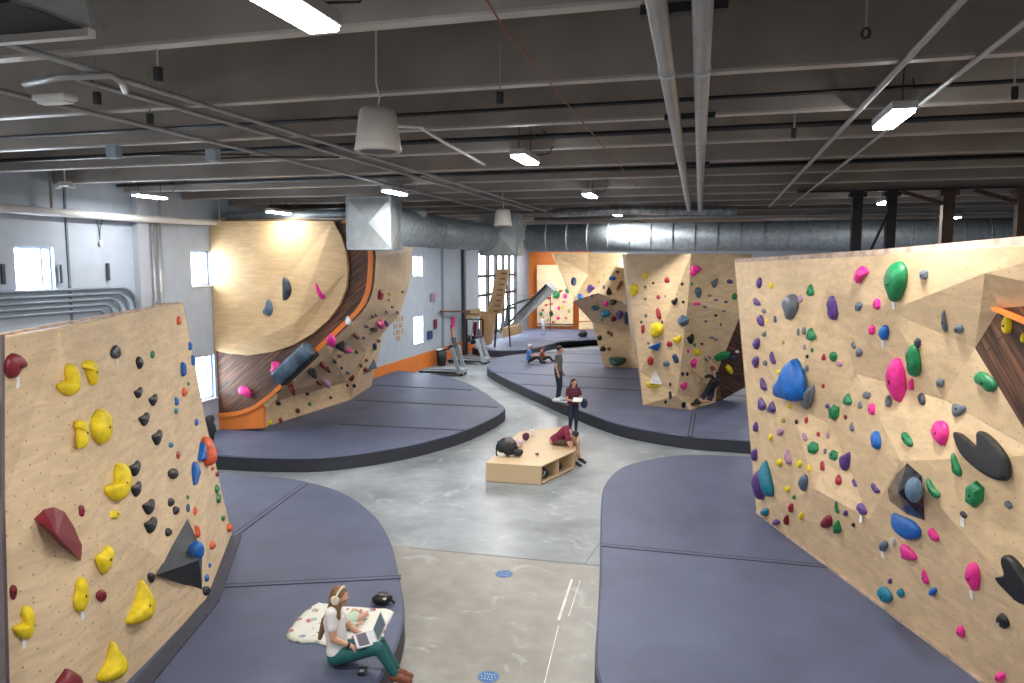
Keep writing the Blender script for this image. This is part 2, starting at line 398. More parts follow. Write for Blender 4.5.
rf = [(0, 1, 5), (1, 2, 5), (2, 6, 5), (2, 3, 7), (2, 7, 6), (3, 4, 7), (7, 4, 25), (7, 25, 22), (7, 22, 23), (6, 7, 23), (6, 23, 9), (22, 25, 26, '1'), (22, 26, 24, '1'), (22, 24, 23, '1'),
      (9, 23, 24), (5, 6, 8), (6, 9, 8), (8, 9, 10), (0, 5, 12), (0, 12, 11), (5, 8, 16), (5, 16, 12), (12, 16, 13), (11, 12, 13), (11, 13, 14), (14, 13, 15), (13, 16, 17), (13, 17, 15),
      (8, 10, 16), (16, 10, 17), (10, 9, 24), (10, 24, 20), (10, 20, 18), (17, 10, 18), (17, 18, 15), (15, 18, 19), (18, 20, 19), (19, 20, 21), (24, 26, 20), (20, 26, 21)]
RW = Wall('climbing_wall', 'tall faceted plywood bouldering wall along the right side, covered in mixed colour holds', rv, rf, [PLYR, WOOD], Bu)
CAPM = mat('scuffed_plywood_edge', (.50, .36, .28, 1), .7, var=.35, scale=7)
tp = [rv[i] for i in (0, 1, 2, 3, 4)]
mb = MB()
mb.prism([tp[0]+V((0, 0, -.01)), tp[2]+V((0, 0, -.01)), tp[4]+V((0, 0, -.01)), tp[4]+V((0, 0, .09)), tp[2]+V((0, 0, .06)), tp[0]+V((0, 0, .05))], -Bn*.35)
kid(mb, 'top_edge_board', CAPM, RW.root)
kid(MB().prism([rv[0], rv[11], rv[11]-Bn*.5, rv[0]-Bn*.35], -Bu*.03), 'end_panel', PLYR, RW.root)
bl = [rv[i] for i in (11, 14, 15, 19, 21)]
mb = MB()
for a, b in zip(bl, bl[1:]): mb.bar(a+Bn*.015+V((0, 0, .02)), b+Bn*.015+V((0, 0, .02)), .03, .05)
kid(mb, 'kick_strip', CAPM, RW.root)
ot = MB().bar(rv[22]+Rn*.03, rv[25]+Rn*.03+(rv[26]-rv[25])*.45, .12, .03); kid(ot, 'orange_edge_strip', ORANGE, RW.root)

# --- left wall
T0 = atz(183, 303, 4.2); T1 = atz(5, 337, 4.2); Lu = (T1-T0).normalized(); Ln = V((-Lu.y, Lu.x, 0));
if Ln.x < 0: Ln = -Ln
def lw(px, py, d): return atp(px, py, T0+Ln*d, Ln)
lv = [T0, T1, lw(5, 500, -.12), lw(10, 683, -.2), atz(232, 535, .35), atz(207, 600, .35), atz(125, 684, .35), lw(150, 551, .36), lw(60, 328, 0), lw(118, 420, .1),
      lw(45, 560, .02), atz(60, 745, .35), atz(12, 790, .35), lw(95, 527, .22), lw(205, 420, .22)]
lf = [(1, 8, 10, 2), (8, 13, 10), (8, 9, 13), (8, 0, 9), (0, 14, 9), (9, 14, 7), (9, 7, 13), (14, 4, 5), (14, 5, 7), (7, 5, 6), (13, 7, 6), (10, 13, 6), (2, 10, 3), (3, 10, 11), (10, 6, 11), (3, 11, 12)]
LW = Wall('climbing_wall', 'plywood bouldering wall at the left edge with big yellow holds and two volumes', lv, lf, PLY, Lu)
kid(MB().prism([lv[1]+V((0, 0, .02)), lv[2], lv[3], lv[12], lv[12]-Ln*.3-Lu*-.05, lv[1]-Ln*.3], Lu*.06), 'end_trim', mat('mauve_grey_end_trim', (.15, .12, .13, 1), .6), LW.root)
kid(MB().prism([lv[0], lv[14], lv[4], lv[4]-Ln*.8, lv[0]-Ln*.4], -Lu*.03), 'end_panel', PLY, LW.root)
mb = MB(); mb.bar(lv[0]-Ln*.08+V((0, 0, .01)), lv[1]-Ln*.08+V((0, 0, .01)), .04, .02); kid(mb, 'top_edge_board', CAPM, LW.root)

# --- central fin and the wing behind it
def m_(px, py, y): return aty(px, py, y)
fv = [m_(624, 254, 24.6), m_(691, 254, 22.7), m_(750, 254, 23.6), atz(643, 405, .35), atz(690, 410, .35), atz(716, 402, .35), m_(634, 330, 24.3), m_(688, 302, 22.9), m_(741, 314, 23.6),
      m_(717, 372, 24.5), m_(756, 345, 26), m_(662, 330, 23.2), m_(640, 372, 24), m_(677, 395, 23.2), atz(722, 400, .35)]
fv[10].z = .9
ff = [(0, 1, 11), (0, 11, 6), (1, 7, 11), (1, 2, 7), (2, 8, 7), (6, 11, 12), (11, 13, 12), (12, 13, 3), (13, 4, 3), (11, 7, 13), (7, 9, 13), (7, 8, 9), (13, 9, 5), (13, 5, 4), (8, 10, 9, '1'), (9, 10, 14, '1'), (9, 14, 5, '1')]
FN = Wall('climbing_wall', 'free-standing plywood boulder fin in the middle with a climber on it', fv, ff, [PLYR, WOOD], (1, 0, 0))
sideb = [fv[0], fv[6], fv[12], fv[3]]; back = [m_(622, 254, 30.5), m_(628, 320, 31.5), m_(634, 350, 32), atz(638, 368, .35)]
mb = MB()
for i in range(3): mb.face([sideb[i], sideb[i+1], back[i+1], back[i]])
kid(mb, 'side_panel', PLYR, FN.root)
kid(MB().prism([fv[2], fv[8], fv[10], fv[10]+V((.2, 3.5, 0)), fv[2]+V((.2, 4, 0))], (.05, 0, 0)), 'rear_panel', PLYR, FN.root)
wv = [m_(552, 253, 31), m_(588, 253, 31.3), m_(626, 253, 31), m_(573, 301, 30.4), m_(588, 275, 31.4), m_(598, 293, 30), m_(631, 305, 30.2), m_(592, 322, 32), m_(633, 330, 32), atz(604, 367, .35), atz(639, 368, .35), m_(566, 283, 30.7)]
wf = [(0, 1, 4), (0, 4, 11), (11, 4, 3), (1, 2, 4), (4, 2, 5), (4, 5, 3), (2, 6, 5), (3, 5, 7), (5, 6, 8), (5, 8, 7), (7, 8, 10, 9)]
WG = Wall('climbing_wall', 'overhanging plywood wing wall behind the left edge of the central boulder fin', wv, wf, PLYR, (1, 0, 0))

# --- curved arch wall on the left
YA = 17.25
def catmull_(pts, k=3):
    r = []
    for i in range(len(pts)-1):
        p0 = pts[max(i-1, 0)]; p1 = pts[i]; p2 = pts[i+1]; p3 = pts[min(i+2, len(pts)-1)]
        for j in range(k):
            t = j/k; r.append(.5*((2*p1)+(p2-p0)*t+(2*p0-5*p1+4*p2-p3)*t*t+(3*p1-p0-3*p2+p3)*t**3))
    r.append(pts[-1]); return r
arc = [aty(*p, YA) for p in [(345, 220), (368, 222), (373, 250), (373.5, 262), (371, 290), (363, 308), (350, 322), (326, 345), (300, 370), (280, 390), (263, 404)]]
arc = catmull_(arc)
EXT = [aty(*p, YA) for p in [(252, 411), (240, 415), (226, 417), (212, 417)]]
FP = [EXT[3], V((XL+.02, YA, 5.95))]+arc+EXT[:3]
c0, c1, ee = aty(413, 250, 24), aty(409, 285, 24), aty(400, 314, 23.6)
s0, s1, s2 = atz(262, 428, .35), atz(350, 400, .35), atz(371, 386, .35)
k0 = V((s0.x, s0.y-.05, .98)); k1 = atx(347, 382, s1.x+.03); lm = atx(366, 352, -10.9); uu_ = aty(384, 331, 24.1)
tt = aty(412, 222, 24)
av = FP+[c0, c1, ee, s0, s1, s2, k0, k1, lm, tt, uu_]
A = lambda i: 3*i+2; q = len(FP); C0, C1, EE, S0, S1, S2, K0, K1, LM, TT, UU = range(q, q+11)
af = []
def fan(i0, i1, apex):
    for i in range(A(i0), A(i1)): af.append((i, i+1, apex))
fan(1, 2, TT); af.append((A(2), C0, TT)); fan(2, 3, C0); af.append((A(3), C1, C0)); fan(3, 4, C1); af.append((A(4), EE, C1)); fan(4, 6, EE); af.append((A(6), LM, EE)); fan(6, 7, LM); af.append((A(7), K1, LM)); fan(7, 9, K1)
af += [(A(9), K0, K1)]; fan(9, 10, K0)
af += [(K0, S0, S1, K1), (K1, S1, LM), (LM, S1, S2), (LM, S2, UU), (LM, UU, EE)]
AR = Wall('climbing_wall', 'large curved arch bouldering wall against the left wall with dark wood ring and orange edge', av, af, PLYR, (0, 1, 0))
fw_me = MB(); 
def uvface(mb, pts, off, name, m, parent, ud=(1, 0, 0)):
    mb.prism(pts, off); me = mb.mesh(name); uvl = me.uv_layers.new(name='UVMap')
    ud = V(ud)
    for l in me.loops:
        co = me.vertices[l.vertex_index].co; uvl.data[l.index].uv = (co.dot(ud), co.z)
    o = link(name, me, m)
    return sub(o, parent) if parent is not None else o
WV = planks('dark_stained_planks_arch', -.65)
front = uvface(MB(), FP[::-1], (0, .12, 0), 'dark_wood_panel', WV, AR.root)
mb = MB()
ri = FP[2:]+[FP[0]]
cc = V((-11.3, YA, 4.2))
for a, b in zip(ri, ri[1:]):
    ia = a+(cc-a).normalized()*.13; ib = b+(cc-b).normalized()*.13; f = V((0, -.05, 0))
    mb.prism([a, b, ib, ia], f)
kid(mb, 'orange_edge_trim', ORANGE, AR.root)
kid(MB().prism([aty(*p, YA-.01) for p in [(211.5, 431), (211.5, 416), (226, 416), (240, 414), (252, 410), (263, 403.5), (264, 428)]], (0, .1, 0)), 'orange_kick_board', ORANGE, AR.root)
disc = [aty(*p, YA-.1) for p in [(211, 221), (333, 221), (341, 236), (346, 252), (347.5, 270), (346, 288), (339, 305), (328, 320), (312, 334), (293, 345), (272, 352), (248, 355.5), (228, 353.5), (217, 350.5)]]
disc[0].x = XL+.02; disc[-1].x = XL+.02
dctr = sum(disc, V())/len(disc)+V((.3, .55, .2))
f0 = [aty(*p, YA-.1) for p in [(347.5, 270), (346, 288), (339, 305), (328, 320), (312, 334)]]
mb = MB(); a = [mb.bm.verts.new(p) for p in disc]; b = [mb.bm.verts.new(p+V((0, .12, 0))) for p in disc]; nd = len(disc)
for i in range(nd):
    j = (i+1) % nd; mb.bm.faces.new((a[i], a[j], b[j], b[i]))
fk = mb.bm.verts.new(aty(296, 322, YA-.22))
mb.bm.faces.new([a[0], a[1], a[2], a[3], a[4], fk, a[9], a[10], a[11], a[12], a[13]][::-1])
mb.bm.faces.new([a[4], a[5], a[6], a[7], a[8], a[9], fk][::-1])
me = mb.mesh('bowl'); uvl = me.uv_layers.new(name='UVMap')
for l in me.loops: co = me.vertices[l.vertex_index].co; uvl.data[l.index].uv = (co.x, co.z)
bowl = sub(link('plywood_bowl', me, PLYC, smooth=False), AR.root)
bowl.data.materials[0] = PLYC
class Plane:   # a flat face holds can sit on
    def __init__(s, p, n): s.p = V(p); s.n = V(n).normalized()
    def hit(s, px, py): return atp(px, py, s.p, s.n), s.n
AF = Plane((0, YA-.02, 0), (0, -1, 0)); BO = Plane((0, YA-.11, 0), (0, -1, 0))
# top fascia of the arch wall (dark gap under the roof)
kid(MB().box((-10.6, YA+.25, 5.98), (4.4, .3, .08)), 'top_edge_board', PLYC, AR.root)

# --- board on the far wall
far_ = empty('system_board', (-10.6, 51.6, .4), 'upright plywood board covered in small bright holds on the far orange wall', 'climbing board')
FB = [aty(537, 265, 51.3), aty(573, 265, 51.3), aty(573, 326, 51.3), aty(537, 326, 51.3)]
uvface(MB(), FB, (0, .2, 0), 'board_panel', PLYR, far_)
kid(MB().box((-9.0+(-1.7), 51.25, .62), (2.6, .06, .06)), 'kick_rail', BLACKM, far_)
FBP = Plane((0, 51.3, 0), (0, -1, 0))
o = uvface(MB(), [aty(579, 300, 51), aty(604, 300, 51), aty(604, 321, 51), aty(579, 321, 51)], (0, .12, 0), 'spray_board', PLYR, None)
tag(o, 'dull plywood board partly hidden behind the wing wall, right of the orange post', 'climbing board')
o = uvface(MB(), [aty(579, 322, 50.8), aty(606, 322, 50.8), aty(606, 329, 50.8), aty(579, 329, 50.8)], (0, .12, 0), 'kick_panel', PLYR, None)
tag(o, 'pale low plywood kick panel at the foot of the far wall, right of orange post', 'panel')

# ------------------------------------------------------------ crash mats
def smooth_poly(pts, it=2):
    for _ in range(it):
        q = []
        for i, p in enumerate(pts):
            n = pts[(i+1) % len(pts)]; q += [p*.75+n*.25, p*.25+n*.75]
        pts = q
    return pts
def catmull(pts, k=4):
    r = []
    for i in range(len(pts)-1):
        p0 = pts[max(i-1, 0)]; p1 = pts[i]; p2 = pts[i+1]; p3 = pts[min(i+2, len(pts)-1)]
        for j in range(k):
            t = j/k; r.append(.5*((2*p1)+(p2-p0)*t+(2*p0-5*p1+4*p2-p3)*t*t+(3*p1-p0-3*p2+p3)*t**3))
    r.append(pts[-1]); return r
def make_mat(label, curve_px, rest, seams, h=.35):
    cu = catmull([atz(x, y, h) for x, y in curve_px])
    pts = cu+[V((x, y, h)) for x, y in rest]
    bm = bmesh.new(); top = [bm.verts.new(p) for p in pts]; ins = []
    ctr = sum(pts, V())/len(pts)
    n = len(pts); mid = [bm.verts.new((p.x, p.y, h-.03)) for p in pts]; bot = [bm.verts.new((p.x, p.y, 0.0)) for p in pts]
    area = sum(pts[i].x*pts[(i+1) % n].y-pts[(i+1) % n].x*pts[i].y for i in range(n)); sg = 1 if area > 0 else -1
    for i in range(n):
        d = (pts[(i+1) % n]-pts[i-1]).normalized(); inw = V((-d.y, d.x, 0))*sg
        top[i].co = pts[i]+inw*.03
    cv = bm.verts.new((ctr.x, ctr.y, h))
    for i in range(n): bm.faces.new((top[i], top[(i+1) % n], cv)).material_index = 0
    for i in range(n):
        j = (i+1) % n
        fa = bm.faces.new((top[i], top[j], mid[j], mid[i])); fa.material_index = 0
        fb = bm.faces.new((mid[i], mid[j], bot[j], bot[i])); fb.material_index = 1
    cb = bm.verts.new((ctr.x, ctr.y, 0))
    for i in range(n): bm.faces.new((bot[(i+1) % n], bot[i], cb))
    bmesh.ops.recalc_face_normals(bm, faces=bm.faces[:])
    me = bpy.data.meshes.new('crash_mat'); bm.to_mesh(me); bm.free()
    root = empty('crash_mat', (ctr.x, ctr.y, 0), label, 'crash mat', 'floor crash mats')
    o = link('vinyl_cover', me, [MATV, MATS]); o.parent = root; o.matrix_parent_inverse = Matrix.Translation(-root.location)
    for s in seams:
        a, b = [atz(x, y, h+.002) for x, y in s]
        w = .1 if a.y < 20 else .13
        d = (b-a).normalized(); sd = V((-d.y, d.x, 0))
        kid(MB().bar(a, b, w, .008), 'seam_flap', MATV, root)
        for e in (-1, 1): kid(MB().bar(a+sd*w/2*e, b+sd*w/2*e, .022 if a.y < 18 else .04, .012), 'seam_edge', SEAM, root)
    return root
M1 = make_mat('dark blue crash mat in front of the left wall, with the seated woman on it',
    [(196, 472), (240, 474), (290, 478), (340, 491), (372, 512), (388, 535), (396, 560), (403, 595), (404, 618), (395, 650), (378, 683), (366, 712)],
    [(-3.2, 5.2), (-6.2, 3.4), (-7.0, 7.0), (-9.6, 11.5)], [((232, 537), (305, 484)), ((222, 586), (401, 577))])
M2 = make_mat('blue-grey crash mat under the curved arch wall with rounded front corner',
    [(218, 455), (260, 457), (320, 457), (380, 450), (430, 440), (472, 427), (503, 411), (500, 403), (470, 384), (440, 375), (413, 372)],
    [(-12.85, 28.9), (-12.85, 15.2), (-11.6, 14.85)], [((340, 424), (464, 430)), ((356, 400), (498, 407)), ((374, 385), (472, 390))])
M3 = make_mat('wide blue-grey crash mat surrounding the central boulder fin, two people standing by',
    [(770, 442), (730, 439), (690, 436), (650, 430), (620, 424), (590, 414), (550, 398), (520, 385), (495, 373), (487, 365), (500, 357), (530, 353), (570, 350), (610, 349)],
    [(-3.0, 39.5), (9, 40), (12, 30), (6, 21)], [((487, 372), (760, 385)), ((520, 384), (780, 398)), ((548, 352.5), (650, 357)), ((690, 436), (694, 412)), ((520, 361), (700, 366))])
M4 = make_mat('dark blue crash mat filling the right foreground beneath the right-hand wall',
    [(800, 458), (755, 456.5), (690, 454.5), (650, 459), (620, 468), (605, 484), (601, 505), (600.5, 540), (600, 570), (597, 620), (595, 660), (602, 690), (612, 715)],
    [(-.6, 5.6), (4.4, 4.0), (3.6, 7.8), (1.2, 14.2)], [((602, 545), (845, 568))])
M5 = make_mat('far blue-grey crash mat below the training boards and back wall',
    [(484, 350), (505, 350.5), (530, 349), (550, 344), (575, 339), (610, 337)],
    [(-4, 47), (-4, 50.6), (-12.5, 50.6), (-12.5, 38)], [((500, 338), (600, 337))])
kid(MB().bar(atz(394, 640, .27)+V((.03, -.1, 0)), atz(398, 618, .27)+V((.06, 0, 0)), .02, .05), 'carry_handle', WHITE, M1)
gp = [atz(x, y, .36) for x, y in ((235, 536), (211, 602), (141, 686))]
for a, b in zip(gp, gp[1:]): kid(MB().bar(a, b, .20, .03), 'wall_edge_flap', mat('edge_flap_vinyl', (.05, .057, .085, 1), .6), M1)
# floor decals (blue ovals with white lettering)
for i, (px, py, r) in enumerate(((504, 574, .135), (488.5, 677, .125))):
    c = atz(px, py, .0)
    e = empty('floor_decal', (c.x, c.y, 0), ['round blue floor sticker with pale lettering, the farther of the two', 'round blue floor sticker with pale lettering, nearer at bottom of photo'][i], 'floor sticker', 'round blue floor stickers')
    MB().lathe((c.x, c.y, .0005), [(r, 0), (r, .003)], 28).build('sticker_disc', mat('decal_blue', (.03, .12, .32, 1), .5), e)
    mb = MB()
    for row, (w, zz) in enumerate(((.55, .05), (.8, .0), (.6, -.05))):
        nn = 5
        for k in range(nn):
            x = c.x+(k-(nn-1)/2)*r*w*.42; mb.box((x, c.y+zz*r/.12, .005), (r*.13, r*.22, .001))
    for k in range(24):
        a0 = k*math.pi/12; mb.box((c.x+.88*r*math.cos(a0), c.y+.88*r*math.sin(a0), .0045), (r*.04, r*.16, .001), a0)
    mb.build('lettering', mat('decal_pale', (.35, .5, .7, 1), .5), e)

# ------------------------------------------------------------ overhead services
def point_light(parent, loc, size, power, col=(1, .97, .93), rz=0, shape='RECTANGLE', spread=math.pi):
    ld = bpy.data.lights.new('lamp', 'AREA'); ld.shape = shape; ld.size = size[0]; ld.size_y = size[1]; ld.energy = power; ld.color = col; ld.spread = spread
    o = bpy.data.objects.new('lamp', ld); C.objects.link(o); o.location = loc; o.rotation_euler = (0, 0, rz)
    if parent is not None: sub(o, parent)
    return o
DIFF = emit('lit_diffuser', (.93, .97, 1, 1), 22)
HOUS = mat('light_housing', (.55, .55, .55, 1), .4, .3, var=.04)
LIGHTS = [((277, 2), 6.2, 1.05, .23, 'long bright ceiling light nearest the camera at the top left'),
          ((893, 120), 6.2, .95, .22, 'bright ceiling light above the right-hand climbing wall, largest on that side'),
          ((525, 160), 6.2, .85, .22, 'bright ceiling light right of the hanging white bell speaker'),
          ((590, 196), 6.2, .85, .22, 'small ceiling light left of the two long pipes, nearer of the row'),
          ((617, 215), 6.2, .85, .22, 'small ceiling light just above the round duct, left of the pipe ends'),
          ((150, 197), 6.2, .85, .22, 'ceiling light at the left beside the grey wall, above tall conduits'),
          ((279, 213), 6.06, .85, .22, 'ceiling light above the top of the curved arch wall'),
          ((395, 193), 6.2, .85, .22, 'ceiling light above the square sheet-metal duct box'),
          ((885, 203), 6.2, .85, .22, 'ceiling light between the two black columns on the right'),
          ((800, 224), 6.2, .85, .22, 'tiny far ceiling light right of the pipe ends, above the duct'),
          ((636, 225), 6.2, .85, .22, 'tiny far ceiling light touching the top of the round duct')]
for i, (p, z, ln, w, lab) in enumerate(LIGHTS):
    c = atz(*p, z)
    e = empty('ceiling_light', c, lab, 'ceiling light', 'linear ceiling lights')
    MB().box(c+V((0, 0, .055)), (w, ln, .08), bev=.01).build('housing', HOUS, e)
    MB().box(c, (w-.03, ln-.03, .035), bev=.012).build('diffuser', DIFF, e)
    for s in (-1, 1): MB().tube([c+V((0, s*ln*.38, .09)), c+V((0, s*ln*.38, .52))], .006, 5).build('suspension_wire', BLACKM, e)
    MB().tube([c+V((.06, ln*.3, .09)), c+V((.25, ln*.45, .13)), c+V((.32, ln*.55, .3)), c+V((.2, ln*.2, .42))], .009, 6).build('power_cord', BLACK, e)
    point_light(e, c+V((0, 0, -.04)), (w, ln), 30 if i == 5 else 14 if i == 6 else 48 if i == 1 else 66)
# added fill lamps in ceiling-light housings, to brighten the hall
for i, (x, y) in enumerate(((-9.8, 5.6), (5.5, 7.5), (-7.6, 26.5), (2, 36), (-8, 38), (7, 26), (-2.5, -1.5), (-8, 46), (9, 8.6), (-6.5, 3.2), (2, 47), (3.5, 2), (-9.5, 31), (-9.5, 43), (-3, 46), (-4.5, 33), (-10.5, 49), (-3, 30))):
    c = V((x, y, 6.2)); far = y > 20
    e = empty('ceiling_light', c, 'added fill light in a linear housing beyond the long round duct' if far else 'added fill light in a linear housing outside the frame near the camera', 'ceiling light', 'added fill lights beyond the duct' if far else 'added fill lights near the camera')
    MB().box(c+V((0, 0, .055)), (.22, .85, .08), bev=.01).build('housing', HOUS, e)
    MB().box(c, (.19, .82, .035), bev=.012).build('diffuser', DIFF, e)
    for s in (-1, 1): MB().tube([c+V((0, s*.32, .09)), c+V((0, s*.32, .84))], .006, 5).build('suspension_wire', BLACKM, e)
    point_light(e, c+V((0, 0, -.04)), (.22, .85), 66)
# daylight through the windows
for i, (ya, yb, za, zb) in enumerate(WINS):
    ld = bpy.data.lights.new('daylight', 'AREA'); ld.shape = 'RECTANGLE'; ld.size = zb-za; ld.size_y = yb-ya; ld.energy = (26 if 16 < ya < 17 else 60) if yb-ya < 2 else 500; ld.color = (.82, .91, 1)
    o = bpy.data.objects.new('daylight', ld); C.objects.link(o); o.location = (XL-.22, (ya+yb)/2, (za+zb)/2); o.rotation_euler = (0, -math.pi/2, 0)

# two long conduits, each with couplings
for k, (xa, xb, lab) in enumerate(((-.36, -.79, 'left of the two long grey pipes under the ceiling beams'), (-.11, -.5, 'right of the two long grey pipes under the ceiling beams'))):
    e = empty('ceiling_pipe', (xa, 3, 6.25), lab, 'pipe', 'two long ceiling pipes')
    xf = lambda y: xa+(xb-xa)*(y-4.4)/18.8
    MB().tube([(xf(-3), -3, 6.25), (xf(12), 12, 6.25), (xf(22.8), 22.8, 6.25), (xf(23.1), 23.1, 6.3), (xf(23.2), 23.2, 6.6), (xf(23.2), 23.2, 7.0)], .062, 14).build('pipe_run', PIPE, e, True)
    for y in (5.9, 9.4, 13.5, 18): MB().tube([(xf(y), y-.05, 6.25), (xf(y), y+.05, 6.25)], .069, 14).build('coupling', GALV, e, True)
for y in (4.85, 8.3, 12.2):
    xa = -.36-.43*(y-4.4)/18.8
    tag(MB().box((xa+.14, y, 6.345), (.52, .08, .06)).build('pipe_hanger', BLACKM), {4.85: 'black steel hanger bar over both long pipes, nearest the camera', 8.3: 'black steel hanger bar over both long pipes, middle one of three', 12.2: 'black steel hanger bar over both long pipes, farthest of three'}[y], 'bracket', 'pipe hangers')
# thin rods and conduits running with the hall
def rod(px0, px1, z, r, lab, y0=-1, y1=None, m=PIPE, name='conduit', extra=None):
    a, b = atz(*px0, z), atz(*px1, z); x = (a.x+b.x)/2
    pts = [V((x, y0, z)), V((x, y1 or 22, z))]
    o = MB().tube(pts+(extra or []), r, 8).build(name, m, smooth=True); return tag(o, lab, 'conduit', 'thin ceiling conduits')
rod((973, 2), (798, 171), 6.37, .028, 'thin grey conduit at upper right, left of the bright right light', m=PIPE)
rod((1024, 32), (830, 171), 6.37, .022, 'thin pale conduit at upper right running past the bright light')
rod((0, 92), (250, 150), 6.37, .026, 'thin pale conduit crossing the upper left ceiling, outermost')
rod((120, 91), (250, 129), 6.37, .026, 'thin pale conduit crossing upper left, middle of three', y0=5.4)
rod((150, 80), (350, 155), 6.36, .026, 'thin pale conduit crossing upper left, closest to the bell speaker', y0=4.4)
o = MB().tube([atz(125, 91, 6.3), atz(122, 82, 6.3), atz(112, 75, 6.3), atz(60, 77, 6.3), atz(25, 84, 6.3)], .03, 8).build('conduit', PIPE, smooth=True); tag(o, 'hooked pale conduit bend beside the dark hood at upper left', 'conduit', 'thin ceiling conduits')
for k, y in enumerate((4.0, 7.75, 9.6, 11.5, 13.4)):
    if k in (0, 3): continue
    o = MB().tube([(XL+.1, y+.55, 6.52), (XR-6, y+.55, 6.52)], .035 if k % 2 == 0 else .022, 8).build('sprinkler_pipe', BLACKM, smooth=True)
    tag(o, ['black pipe along the nearest visible ceiling bay', 'thin black pipe in the bay behind the bell speaker', 'black pipe across the third ceiling bay', 'thin grey pipe above the middle ceiling light', 'black pipe in ceiling bay above the small far lights'][k], 'pipe', 'pipes across the ceiling bays')
o = MB().tube([(XL+.22, 9.0, 5.82), (XL+.22, 14, 5.82), (XL+.22, 17.9, 5.9)], .085, 14).build('wall_pipe', WHITE, smooth=True); tag(o, 'fat white horizontal pipe high along the grey left wall', 'pipe')
for k, y in enumerate((12.1, 15.1, 17.3)):
    tag(MB().tube([(XL+.22, y, 5.88), (XL+.22, y, 7.04)], .03, 8).build('pipe_hanger', PIPE), ['hanger rod on the white wall pipe, left one near the junction box', 'hanger rod on white wall pipe above the upright conduits', 'hanger rod near the far end of the white wall pipe'][k], 'bracket', 'hangers of the white wall pipe')
o = MB().tube([(XL+.4, 17.4, 6.05), (-6.9, 17.4, 6.05)], .11, 12).build('cross_pipe', GALV, smooth=True); tag(o, 'silver pipe crossing above the top of the arch wall', 'pipe')
# conduits on the left wall: five bent ones
for k in range(5):
    z = 4.27-k*.115; y1 = 14.55-.0*k; x = XL+.06
    bend = .16+.07*(4-k)
    pts = [V((x, 4, z)), V((x, 13.95-k*.17, z))]
    for j in range(1, 6):
        a = j/5*math.pi/2; pts.append(V((x, 13.95-k*.17+math.sin(a)*bend, z-bend+math.cos(a)*bend)))
    pts.append(V((x, pts[-1].y, 2.0)))
    o = MB().tube(pts, .034, 8).build('wall_conduit', mat('conduit_blue_grey', (.22, .27, .33, 1), .45, .2, var=.05), smooth=True)
    tag(o, ['topmost', 'second from top', 'middle', 'second from bottom', 'lowest'][k]+' of five bent conduits on the grey left wall', 'conduit', 'bent conduits on the left wall')
for k, (y, r) in enumerate(((14.85, .04), (15.06, .055))):
    o = MB().tube([(XL+.1, y+.1, 1.2), (XL+.1, y+.1, 5.8)], r, 10).build('wall_conduit', PIPE, smooth=True); tag(o, ['slim upright grey conduit beside the wall pilaster', 'thicker shiny upright conduit right of the slim one'][k], 'conduit', 'upright conduits on the left wall')
for k, (p, hh) in enumerate((((108, 270), .38), ((60, 272), .38), ((3, 272), .38))):
    c = atx(*p, XL+.04); o = MB().box((XL+.04, c.y, c.z-hh/2+.15), (.05, .07, hh), bev=.008).build('wall_bracket', PILM); tag(o, ['short dark upright bracket on the wall above the bent conduits', 'slim blue-grey bracket right of the upper left window', 'dark bracket at far left edge above conduits'][k], 'bracket', 'short wall brackets')
c = atx(100, 240, XL+.05); e = empty('wall_cable', c, 'looped cable hanging from a small box on the grey wall', 'cable')
MB().tube([c+V((0, -.12, .55)), c+V((0, -.02, .25)), c, c+V((0, .02, .25)), c+V((0, .14, .55))], .01, 6).build('cable', PILM, e)
MB().box(c+V((0, .02, -.06)), (.05, .07, .1), bev=.01).build('box', WHITE, e)

